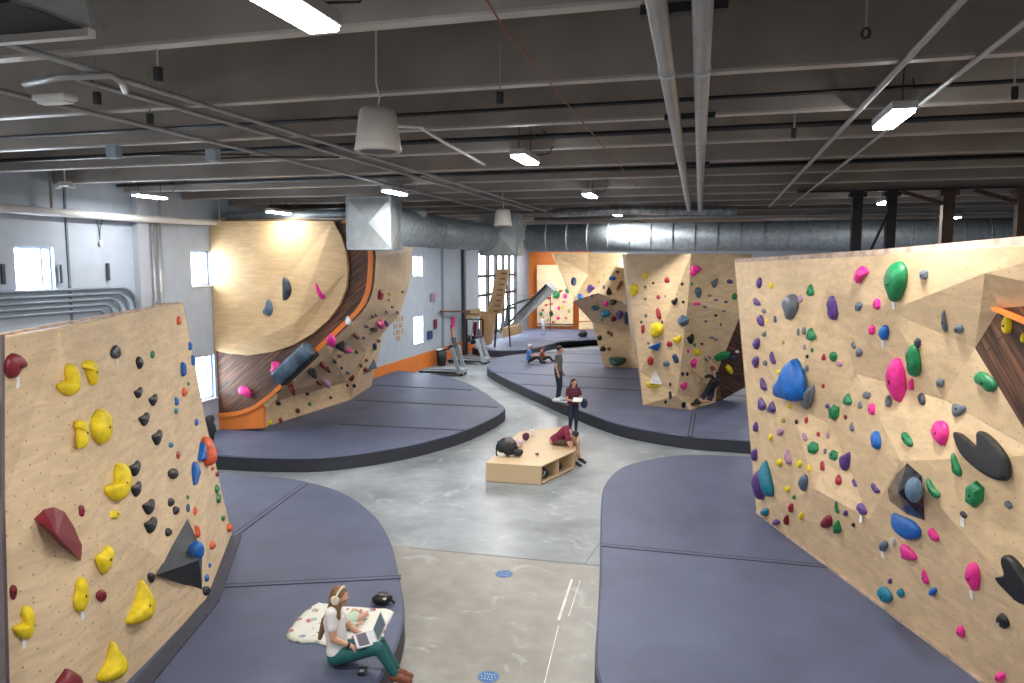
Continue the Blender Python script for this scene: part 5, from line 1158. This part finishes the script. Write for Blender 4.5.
# ------------------------------------------------------------ people
SKIN = mat('skin', (.56, .31, .21, 1), .5, var=.05)
def remesh(mb, name, m, parent, voxel, smooth_it=4):
    me = mb.mesh('tmp'); o = bpy.data.objects.new('tmp', me); C.objects.link(o)
    md = o.modifiers.new('r', 'REMESH'); md.mode = 'VOXEL'; md.voxel_size = voxel; md.use_smooth_shade = True
    if smooth_it:
        s2 = o.modifiers.new('s', 'SMOOTH'); s2.iterations = smooth_it; s2.factor = .5
    dg = bpy.context.evaluated_depsgraph_get(); dg.update()
    nm = bpy.data.meshes.new_from_object(o.evaluated_get(dg)); nm.name = name
    bpy.data.objects.remove(o); nm.materials.clear()
    r = link(name, nm, m, None, True)
    return sub(r, parent) if parent is not None else r
def hand(mb, w, d, n, s=1.0, curl=.5):
    """palm with four bent fingers and a thumb; w wrist, d pointing direction, n back-of-hand normal"""
    d = d.normalized(); n = (n-d*n.dot(d)).normalized(); x = d.cross(n)
    pc = w+d*.05*s; mb.cap(w+x*.012*s, .021*s, pc+x*.02*s, .02*s); mb.cap(w-x*.012*s, .021*s, pc-x*.02*s, .02*s); mb.cap(w, .024*s, pc+d*.02*s, .022*s)
    for k, ln in enumerate((.068, .078, .072, .056)):
        b = pc+x*(.03-.02*k)*s+d*.022*s; m1 = b+(d*math.cos(curl*.5)-n*math.sin(curl*.5))*ln*.5*s; e = m1+(d*math.cos(curl*1.4)-n*math.sin(curl*1.4))*ln*.5*s
        mb.cap(b, .0095*s, m1, .0088*s, 8); mb.cap(m1, .0088*s, e, .0075*s, 8)
    b = w+x*.03*s+d*.02*s; m1 = b+(x*.7+d*.7-n*.25).normalized()*.035*s; mb.cap(b, .012*s, m1, .0105*s, 8); mb.cap(m1, .0105*s, m1+(d*.9+x*.15-n*.4).normalized()*.03*s, .009*s, 8)
def head(mb, c, fwd, up, s=1.0):
    fwd = (fwd-up*fwd.dot(up)).normalized(); x = fwd.cross(up).normalized(); R = Matrix((x, fwd, up)).transposed()
    mb.ell(c+up*.015*s, (.076*s, .094*s, .095*s), R); mb.cap(c+fwd*.03*s-up*.05*s, .058*s, c+fwd*.045*s-up*.078*s, .035*s)
    mb.cap(c+fwd*.088*s+up*.005*s, .011*s, c+fwd*.105*s-up*.025*s, .015*s)
    for q in (-1, 1): mb.ell(c+x*.076*s*q-up*.005*s, (.012*s, .022*s, .03*s), R)
    mb.cap(c+fwd*.088*s+up*.03*s-x*.03*s, .012*s, c+fwd*.088*s+up*.03*s+x*.03*s, .012*s)
    mb.cap(c+fwd*.088*s-up*.05*s-x*.016*s, .009*s, c+fwd*.088*s-up*.05*s+x*.016*s, .009*s)
def person(label, J, fwd, shirt, pants, shoes, hair, s=1.0, vox=.014, headdir=None, headup=None, hairprims=None, shortsleeve=True, shorts=False, base=None, handcurl=.5, handn=None, group=None, sockless=False):
    """J: joints in world metres: head neck chest pelvis  shL elL wrL shR elR wrR  hiL knL anL hiR knR anR, toeL toeR"""
    J = {k: V(v) for k, v in J.items()}
    root = empty('person', base or (J['pelvis'].x, J['pelvis'].y, min(J['anL'].z, J['anR'].z)-.08*s), label, 'person', group)
    up = V(headup) if headup else V((0, 0, 1)); hd = V(headdir or fwd); hu = (up).normalized()
    mb = MB(); head(mb, J['head'], hd, hu, s)
    mb.cap(J['neck'], .055*s, J['head']-hu*.05*s, .05*s)
    sp = (J['neck']-J['pelvis']).normalized()
    mb.cap(J['shL'], .058*s, J['shR'], .058*s); mb.cap(J['neck']-sp*.02, .06*s, J['chest'], .09*s)
    ac = (J['shR']-J['shL']).normalized()
    for q in (-1, 1):
        mb.cap(J['chest']+ac*.07*q*s+sp*.04*s, .098*s, J['pelvis']+ac*.055*q*s+sp*.12*s, .088*s)
        mb.cap(J['pelvis']+ac*.055*q*s+sp*.12*s, .088*s, J['pelvis']+ac*.08*q*s, .105*s)
    for sd in 'LR':
        mb.cap(J['sh'+sd], .052*s, J['el'+sd], .040*s); mb.cap(J['el'+sd], .040*s, J['wr'+sd], .027*s)
        mb.cap(J['hi'+sd], .088*s, J['kn'+sd], .056*s); mb.cap(J['kn'+sd], .056*s, J['an'+sd], .036*s)
        mb.cap(J['an'+sd]-V((0, 0, .02*s)), .036*s, J['toe'+sd], .03*s)
        hd_ = J.get('ha'+sd); dd = (J['wr'+sd]-J['el'+sd]) if hd_ is None else hd_-J['wr'+sd]
        hand(mb, J['wr'+sd], dd, V(handn) if handn else V((0, 0, 1)) if abs(dd.normalized().z) < .8 else ac, s, handcurl)
    remesh(mb, 'body', SKIN, root, vox*.75, 3)
    # shirt
    mb = MB(); mb.cap(J['shL'], .068*s, J['shR'], .068*s); mb.cap(J['neck']-sp*.035*s, .062*s, J['chest'], .1*s)
    for q in (-1, 1): mb.cap(J['chest']+ac*.07*q*s+sp*.04*s, .110*s, J['pelvis']+ac*.06*q*s+sp*.10*s, .108*s); mb.cap(J['pelvis']+ac*.06*q*s+sp*.12*s, .106*s, J['pelvis']+ac*.07*q*s+sp*.04*s, .118*s)
    for sd in 'LR':
        e = J['sh'+sd]+(J['el'+sd]-J['sh'+sd])*(.55 if shortsleeve else 1); mb.cap(J['sh'+sd], .066*s, e, .058*s)
        if not shortsleeve: mb.cap(J['el'+sd], .052*s, J['el'+sd]+(J['wr'+sd]-J['el'+sd])*.9, .038*s)
    remesh(mb, 'shirt', shirt, root, vox, 4)
    mb = MB()
    for q in (-1, 1): mb.cap(J['pelvis']+ac*.06*q*s+sp*.06*s, .108*s, J['pelvis']+ac*.07*q*s, .112*s)
    for sd in 'LR':
        k = .75 if shorts else 1; mb.cap(J['hi'+sd], .1*s, J['hi'+sd]+(J['kn'+sd]-J['hi'+sd])*k, .068*s+(.014*s if shorts else 0))
        if not shorts: mb.cap(J['kn'+sd], .066*s, J['kn'+sd]+(J['an'+sd]-J['kn'+sd])*.9, .046*s)
    remesh(mb, 'trousers', pants, root, vox, 4)
    for sd in 'LR':
        mb = MB(); a = J['an'+sd]; t = J['toe'+sd]; d = (t-a).normalized(); mb.cap(a-d*.03*s-V((0, 0, .025*s)), .046*s, t, .040*s); mb.cap(a-V((0, 0, .01*s)), .044*s, a+(t-a)*.5, .045*s)
        remesh(mb, 'shoe', shoes, root, vox*.8, 2)
    mb = MB(); hx = hd.cross(hu).normalized(); c = J['head']
    R = Matrix((hx, (hd-hu*hd.dot(hu)).normalized(), hu)).transposed()
    mb.ell(c+hu*.035*s-hd.normalized()*.018*s, (.087*s, .095*s, .086*s), R)
    for p in (hairprims or []): mb.cap(*p)
    o = remesh(mb, 'hair', hair, root, vox*.8, 2)
    for q in (-1, 1): kid(MB().ell(c+R @ V((.03*q, .088, .012))*s, (.009*s, .006*s, .006*s)), 'eye', BLACK, root)
    return root
BROWNH = mat('brown_hair', (.12, .06, .03, 1), .6, var=.3, scale=30); DARKH = mat('dark_hair', (.02, .014, .012, 1), .6, var=.2)
DENIM = mat('dark_denim', (.018, .028, .06, 1), .8); TEALP = mat('teal_leggings', (.010, .10, .105, 1), .6, var=.1)
# seated woman: joints located in the place, butt on the mat, shins over its edge
yW = 7.2
def w_(px, py, y): return aty(px, py, y)
pel = V((-3.97, yW, .475)); wj = dict(pelvis=pel, chest=w_(334, 624, yW), neck=w_(336, 607, yW), head=w_(339, 597, yW), shL=w_(335, 610.5, yW+.17), shR=w_(330.5, 613.5, yW-.16),
    elR=w_(333, 639, yW-.20), wrR=w_(351, 646, yW-.13), elL=w_(352, 628, yW+.22), wrL=w_(366, 638, yW+.1), hiL=pel+V((.03, .10, .0)), hiR=pel+V((.03, -.09, -.0)),
    knR=w_(378, 648, yW-.10), knL=w_(380, 642.5, yW+.06), anR=w_(396, 676, yW-.06), anL=w_(398, 671, yW+.06), toeR=w_(409, 681, yW-.06), toeL=w_(410, 676, yW+.08))
wj = {k: V(v) for k, v in wj.items()}
hc = wj['head']
hair = [(hc+V((-.05, 0, .0)), .07, hc+V((-.08, .0, -.12)), .05), (hc+V((-.08, 0, -.1)), .045, hc+V((-.17, -.02, -.30)), .042), (hc+V((-.17, -.02, -.28)), .042, hc+V((-.24, -.02, -.50)), .025), (hc+V((.0, -.06, -.05)), .045, hc+V((.03, -.08, -.2)), .03)]
wm = person('person in white t-shirt and teal leggings sitting on the mat using a laptop', wj, (1, .1, 0), mat('white_tshirt', (.78, .76, .75, 1), .8, var=.04), TEALP, mat('brown_sandal_leather', (.18, .045, .02, 1), .6), mat('light_brown_hair', (.20, .11, .05, 1), .6, var=.35, scale=30), s=1.0, vox=.010,
            headdir=(.9, -.0, -.45), headup=(.35, 0, .92), hairprims=hair, base=(pel.x, pel.y, .35), handcurl=.7)
e = empty('headphones', hc, 'cream over-ear headphones worn by the seated person', 'headphones')
mb = MB(); up_ = V((.35, 0, .92)).normalized()
mb.tube([hc+V((0, .105*math.cos(a), 0))+up_*(.115*math.sin(a)+.01) for a in [k*math.pi/10 for k in range(11)]], .012, 8); mb.build('headband', mat('cream_plastic_gloss', (.72, .66, .52, 1), .4), e, True)
for q in (-1, 1): MB().lathe(hc+V((0, .088*q, -.0)), [(.03, -.022), (.05, -.015), (.052, .012), (.03, .022)], 18, Matrix.Rotation(math.pi/2, 3, 'X')).build('ear_cup', MC['cream_plastic_gloss'], e, True)
wr = wj['wrR']+(wj['elR']-wj['wrR']).normalized()*.03
dd = (wj['wrR']-wj['elR']).normalized(); o = kid(MB().tube([wr-dd*.014, wr+dd*.014], .036, 14), 'wristwatch', BLACK, wm)
# laptop on the lap
lb = w_(365.5, 641, yW-.03)+V((0, 0, .02)); e = empty('laptop', lb, 'open silver laptop on the lap of the seated person', 'laptop')
Rl = Matrix.Rotation(.62, 3, 'Z') @ Matrix.Rotation(-.08, 3, 'Y')
LT = lambda x, y, z: lb+Rl @ V((x, y, z))
SILV = mat('silver_aluminium', (.62, .63, .65, 1), .35, .3, var=.02)
MB().box(LT(0, 0, .0), (.23, .32, .015), Rl, .004).build('base', SILV, e); kid(MB().box(LT(-.03, 0, .009), (.11, .27, .003), Rl), 'keyboard', mat('key_grey', (.09, .09, .12, 1), .6), e.children[0])
R2 = Rl @ Matrix.Rotation(.5, 3, 'Y')
sc_ = LT(.115, 0, .008)+R2 @ V((0, 0, .11)); MB().box(sc_, (.010, .32, .22), R2, .003).build('screen_lid', SILV, e); kid(MB().box(sc_+R2 @ V((-.0065, 0, .0)), (.002, .285, .185), R2), 'screen', emit('laptop_screen', (.03, .045, .055, 1), .8), [k for k in e.children if k.name.startswith('screen_lid')][0])
# blanket
bl_px = [(284, 636), (293, 622), (306, 608), (321, 601), (335, 606), (350, 605), (372, 608), (395, 609), (392, 616), (386, 626), (382, 640), (362, 644), (345, 641), (330, 645), (313, 641), (297, 642)]
def floral():
    m, N, L, B = new_mat('floral_cloth')
    tc = N.new('ShaderNodeNewGeometry'); v = N.new('ShaderNodeTexVoronoi'); v.inputs['Scale'].default_value = 8; L.new(tc.outputs['Position'], v.inputs['Vector'])
    n = N.new('ShaderNodeTexNoise'); n.inputs['Scale'].default_value = 7; L.new(tc.outputs['Position'], n.inputs['Vector'])
    r = N.new('ShaderNodeValToRGB'); r.color_ramp.interpolation = 'CONSTANT'; e = r.color_ramp.elements; e[0].color = (.05, .16, .22, 1); e[1].position = .35; e[1].color = (.62, .13, .16, 1)
    x = e.new(.5); x.color = (.35, .55, .48, 1); x = e.new(.62); x.color = (.25, .3, .45, 1)
    L.new(n.outputs['Fac'], r.inputs[0])
    lt = N.new('ShaderNodeMath'); lt.operation = 'LESS_THAN'; lt.inputs[1].default_value = .36; L.new(v.outputs['Distance'], lt.inputs[0])
    n4 = N.new('ShaderNodeTexNoise'); n4.inputs['Scale'].default_value = 3; L.new(tc.outputs['Position'], n4.inputs['Vector'])
    g = N.new('ShaderNodeMath'); g.operation = 'GREATER_THAN'; g.inputs[1].default_value = .43; L.new(n4.outputs['Fac'], g.inputs[0])
    mu = N.new('ShaderNodeMath'); mu.operation = 'MULTIPLY'; L.new(lt.outputs[0], mu.inputs[0]); L.new(g.outputs[0], mu.inputs[1])
    mx = N.new('ShaderNodeMixRGB'); mx.inputs[1].default_value = (.76, .76, .68, 1); L.new(mu.outputs[0], mx.inputs[0]); L.new(r.outputs[0], mx.inputs[2]); L.new(mx.outputs[0], B.inputs['Base Color']); B.inputs['Roughness'].default_value = .9
    return m
cpts = [atz(x, y, .375) for x, y in bl_px]; cpts = smooth_poly(cpts, 1)[:]; ct = sum(cpts, V())/len(cpts)
mb = MB(); rings = []
for s_ in (1, .93, .8, .62, .42, .2):
    rings.append([mb.bm.verts.new(ct+(p-ct)*s_+V((0, 0, (0 if s_ == 1 else abs(noise.noise(p*7+V((s_*5, 0, 0))))*.075+.008)))) for p in cpts])
for a, b in zip(rings, rings[1:]):
    for j in range(len(a)): mb.bm.faces.new((a[j], a[(j+1) % len(a)], b[(j+1) % len(a)], b[j]))
mb.bm.faces.new(rings[-1]); o = mb.build('blanket', floral(), smooth=True); tag(o, 'cream floral blanket spread on the mat behind the seated person', 'blanket')
sl = o.modifiers.new('t', 'SOLIDIFY'); sl.thickness = .012; o.location.z = .358
# baby lying on the blanket
bc = atz(349, 621, .45); dirb = (atz(362, 614, .45)-atz(341, 626, .45)).normalized()
e = empty('person', (bc.x, bc.y, .38), 'baby in mint green clothes lying on the floral blanket, legs bare', 'person')
sideb = V((-dirb.y, dirb.x, 0)); hb_ = bc-dirb*.22
mb = MB(); mb.cap(bc-dirb*.08, .075, bc+dirb*.07, .07); mb.ell(hb_+V((0, 0, .01)), (.068, .07, .066)); mb.cap(bc-dirb*.12, .04, hb_, .04)
for q in (-1, 1):
    a = bc+dirb*.09+sideb*.05*q; k = bc+dirb*.19+sideb*.09*q+V((0, 0, .03)); f = bc+dirb*.27+sideb*.05*q-V((0, 0, .02)); mb.cap(a, .042, k, .034); mb.cap(k, .034, f, .024); mb.cap(f, .022, f+V((.0, 0, .04)), .016)
    a = bc-dirb*.08+sideb*.08*q; k = bc-dirb*.03+sideb*.15*q; mb.cap(a, .03, k, .024); mb.cap(k, .024, k+dirb*.07, .018)
    for fz in range(4): mb.cap(k+dirb*.07+sideb*(fz-1.5)*.009, .006, k+dirb*.10+sideb*(fz-1.5)*.011, .005, 6)
remesh(mb, 'body', mat('baby_skin', (.66, .36, .28, 1), .5, var=.05), e, .008, 2)
mb = MB(); mb.cap(bc-dirb*.09, .083, bc+dirb*.09, .083)
for q in (-1, 1): mb.cap(bc-dirb*.08+sideb*.08*q, .038, bc-dirb*.04+sideb*.13*q, .033)
remesh(mb, 'romper', mat('mint_cotton', (.50, .66, .50, 1), .9, var=.04), e, .009, 3)
MB().ell(hb_+V((0, 0, .018))-dirb*.012, (.07, .07, .062)).build('hair', BROWNH, e, True)
# items on the near mat
c = atz(382.5, 604, .35); e = empty('shoulder_bag', c, 'small black rounded bag lying on the mat above the blanket', 'bag')
o = MB().ell(c+V((0, 0, .075)), (.13, .11, .08), u=20, v=14).build('bag_body', mat('black_shiny_nylon', (.02, .012, .012, 1), .35), e, True); noisy(o, .03, 9)
MB().box(c+V((.06, -.07, .11)), (.05, .04, .02), bev=.005).build('pale_clasp', TAPE, e); MB().tube([c+V((.08, 0, .1)), c+V((.16, .02, .03)), c+V((.12, .08, .015))], .012, 8).build('strap', BLACK, e, True)
c = atz(362.5, 672, .36); e = empty('phone_case', c, 'small black phone with case on the mat in front of the seated person', 'phone')
MB().box(c+V((0, 0, .012)), (.09, .15, .02), .25, .005).build('case', BLACK, e); MB().box(c+V((.0, -.015, .024)), (.05, .05, .003), .25).build('camera_plate', STEEL, e)

def standing(label, foot, fwd, h, shirt, pants, shoes, hair, wrists=None, elbows=None, shorts=False, look=None, hairprims=None, stance=.09, vox=None, shortsleeve=True):
    s = h/1.72; f = V(foot); fw_ = V(fwd).normalized(); x = fw_.cross(V((0, 0, 1)))  # x = the person's right
    P = lambda a, b, c: f+(x*a+fw_*b)*s+V((0, 0, c*s))
    J = dict(head=P(0, .04, 1.60), neck=P(0, .0, 1.45), chest=P(0, .0, 1.25), pelvis=P(0, -.01, .93), shR=P(.17, 0, 1.40), shL=P(-.17, 0, 1.40))
    J['elR'] = P(*(elbows or ((.24, -.02, 1.12), (-.24, -.02, 1.12)))[0]); J['elL'] = P(*(elbows or ((.24, -.02, 1.12), (-.24, -.02, 1.12)))[1])
    J['wrR'] = P(*(wrists or ((.25, .06, .88), (-.25, .06, .88)))[0]); J['wrL'] = P(*(wrists or ((.25, .06, .88), (-.25, .06, .88)))[1])
    for sd, q in (('R', 1), ('L', -1)):
        J['hi'+sd] = P(.09*q, 0, .88); J['kn'+sd] = P(stance*q*1.05, .04, .48); J['an'+sd] = P(stance*q*1.15, -.01, .09); J['toe'+sd] = P(stance*q*1.3, .15, .045)
    hc_ = J['head']; hp = [(hc_+V(a)*s, b*s, hc_+V(c)*s, d*s) for a, b, c, d in (hairprims or [])]
    return person(label, J, tuple(fw_), shirt, pants, shoes, hair, s, vox or .016, headdir=look or tuple(fw_), hairprims=hp, shorts=shorts, base=tuple(f), shortsleeve=shortsleeve)
standing('person in grey t-shirt and dark trousers standing on the central mat, facing right', (-4.86, 23.75, .36), (.95, -.1, 0), 1.80, mat('olive_grey_tshirt', (.10, .11, .105, 1), .8), DENIM, mat('pale_shoe', (.55, .6, .68, 1), .6), DARKH, look=(.9, .2, -.25))
rb = standing('person in maroon top holding papers, standing at the mat edge behind the bench', (-3.78, 20.55, .0), (.55, -.75, 0), 1.60, mat('maroon_cotton', (.11, .018, .04, 1), .8), DENIM, HC['black'], DARKH,
         wrists=((.10, .30, 1.10), (-.08, .30, 1.12)), elbows=((.25, .06, 1.10), (-.25, .06, 1.10)), look=(.6, -.7, -.5), hairprims=[((-.06, .05, -.02), .06, (-.1, .07, -.16), .055), ((.02, .08, -.02), .06, (.05, .1, -.16), .05)])
c = V((-3.6, 20.25, 1.06)); R_ = Matrix.Rotation(.4, 3, 'X'); tag(MB().box(c, (.26, .2, .02), R_, .004).build('notepad', TAPE), 'white paper held by the person in the maroon top', 'paper')
c = V((-3.45, 20.45, .93)); o = MB().ell(c, (.10, .07, .14), u=16, v=10).build('waist_bag', mat('navy_nylon', (.015, .03, .07, 1), .7), smooth=True); tag(o, 'dark blue bag held at the side of the person in maroon', 'bag')
c = atz(556, 402, .36); e = empty('climbing_shoe', c, 'white shoes and strap on mat edge beside the standing person in grey', 'shoe'); MB().ell(c+V((0, 0, .06)), (.14, .08, .06)).build('upper', TAPE, e, True); MB().tube([c+V((.1, 0, .02)), c+V((.5, -.05, .02))], .02, 6).build('strap', TAPE, e)
# person bent over on the bench
bx = atz(551, 447, .43)
P = lambda a, b, c: V((bx.x+a, bx.y+b, c))
J = dict(pelvis=P(.02, .30, .55), chest=P(.28, .20, .80), neck=P(.43, .14, .80), head=P(.55, .10, .72), shR=P(.38, -.02, .77), shL=P(.40, .32, .77), elR=P(.47, -.10, .54), wrR=P(.56, -.08, .32), elL=P(.54, .34, .54), wrL=P(.60, .18, .32),
         hiR=P(.06, .21, .54), hiL=P(.06, .39, .54), knR=P(.47, .06, .54), knL=P(.50, .34, .55), anR=P(.60, -.02, .12), anL=P(.66, .28, .12), toeR=P(.73, -.08, .05), toeL=P(.79, .22, .05))
person('person in dark red t-shirt bent forward on the bench tying their shoes', J, (1, -.2, -.3), mat('crimson_cotton', (.20, .012, .05, 1), .8), mat('brown_shorts', (.09, .05, .035, 1), .8), HC['black'], DARKH, 1.0, .016,
       headdir=(.6, -.2, -.9), headup=(.8, -.1, .5), shorts=True, base=(bx.x, bx.y+.3, .43), handn=(1, 0, .3))
# two seated on the mat far away
def seated(label, c, fwd, shirt, pants, hair, s=1.0):
    c = V(c); f_ = V(fwd).normalized(); x = f_.cross(V((0, 0, 1)))
    P = lambda a, b, z: c+(x*a+f_*b+V((0, 0, z)))*s
    J = dict(pelvis=P(0, 0, .12), chest=P(0, .03, .42), neck=P(0, .05, .60), head=P(0, .08, .75), shR=P(.16, .04, .56), shL=P(-.16, .04, .56), elR=P(.24, .16, .36), elL=P(-.24, .16, .36), wrR=P(.14, .38, .36), wrL=P(-.14, .38, .36),
             hiR=P(.09, .03, .12), hiL=P(-.09, .03, .12), knR=P(.18, .40, .30), knL=P(-.18, .40, .30), anR=P(.1, .62, .09), anL=P(-.1, .62, .09), toeR=P(.12, .78, .05), toeL=P(-.12, .78, .05))
    return person(label, J, tuple(f_), shirt, pants, HC['black'], hair, s, .022, base=tuple(c))
seated('person in bright blue shirt and pale cap sitting on the far mat', atz(528.5, 363, .36), (1, .1, 0), mat('bright_blue_cotton', (.03, .16, .45, 1), .8), BLACK, mat('pale_cap', (.6, .62, .66, 1), .8))
seated('person in reddish brown top sitting on the far mat beside the blue shirt', atz(541, 362, .36), (.9, .5, 0), mat('brick_cotton', (.28, .08, .06, 1), .8), BLACK, BROWNH, .85)
standing('small child in pale grey clothes standing on the farthest mat', atz(543.5, 335, .36), (-.3, -.9, 0), 1.22, mat('pale_grey_cotton', (.42, .45, .50, 1), .8), mat('grey_cotton_trousers', (.24, .26, .30, 1), .8), BLACK, DARKH, vox=.022, wrists=((.36, .05, 1.0), (-.36, .05, 1.0)), elbows=((.3, -.02, 1.18), (-.3, -.02, 1.18)))
tag(MB().ell(atz(582.5, 337, .36)+V((0, 0, .2)), (.3, .2, .24)).build('gym_bag', BLACK, smooth=True), 'small dark bag on the farthest mat left of the wing wall', 'bag')
# climber on the fin
hp, hn = FN.hit(699, 382); K = lambda px, py, d: (lambda t: t[0]+t[1]*d)(FN.hit(px, py))
J = dict(head=K(701.5, 366, .42), neck=K(704, 372, .40), chest=K(705, 379, .38), pelvis=K(702, 388, .30), shL=K(700.5, 373, .34), shR=K(708, 373, .40), elL=K(697, 376, .22), wrL=K(693, 371.5, .1), elR=K(708, 366, .34), wrR=K(705, 358, .12),
         hiL=K(699.5, 390, .27), hiR=K(703, 390, .34), knL=K(693.5, 396, .3), anL=K(694.5, 400.5, .12), knR=K(699, 397, .40), anR=K(693.5, 404.5, .2), toeL=K(693.5, 402, .06), toeR=K(692, 405, .08))
person('person in black clothes climbing on the right side of the central fin', J, tuple(-hn), BLACK, mat('navy_cotton', (.02, .02, .05, 1), .8), HC['black'], BROWNH, .95, .018, base=tuple(J['pelvis']), handn=tuple(hn), shorts=True)
# dark clothing and gear standing behind the left wall edge
c = atz(213, 445, .35); e = empty('gear_rack', V((c.x, c.y, .35)), 'dark brushes and gear hanging behind the right edge of the left wall', 'gear')
o = MB().ell(c+V((-.1, 0, .35)), (.16, .14, .4), u=16, v=12).build('hanging_gear', BAGM, e, True); noisy(o, .08, 6)

# ------------------------------------------------------------ world
w = bpy.data.worlds.new('World'); S.world = w; w.use_nodes = True
bg = w.node_tree.nodes['Background']; bg.inputs[0].default_value = (.84, .92, 1, 1); bg.inputs[1].default_value = 1.1
S.view_settings.exposure = 1.2
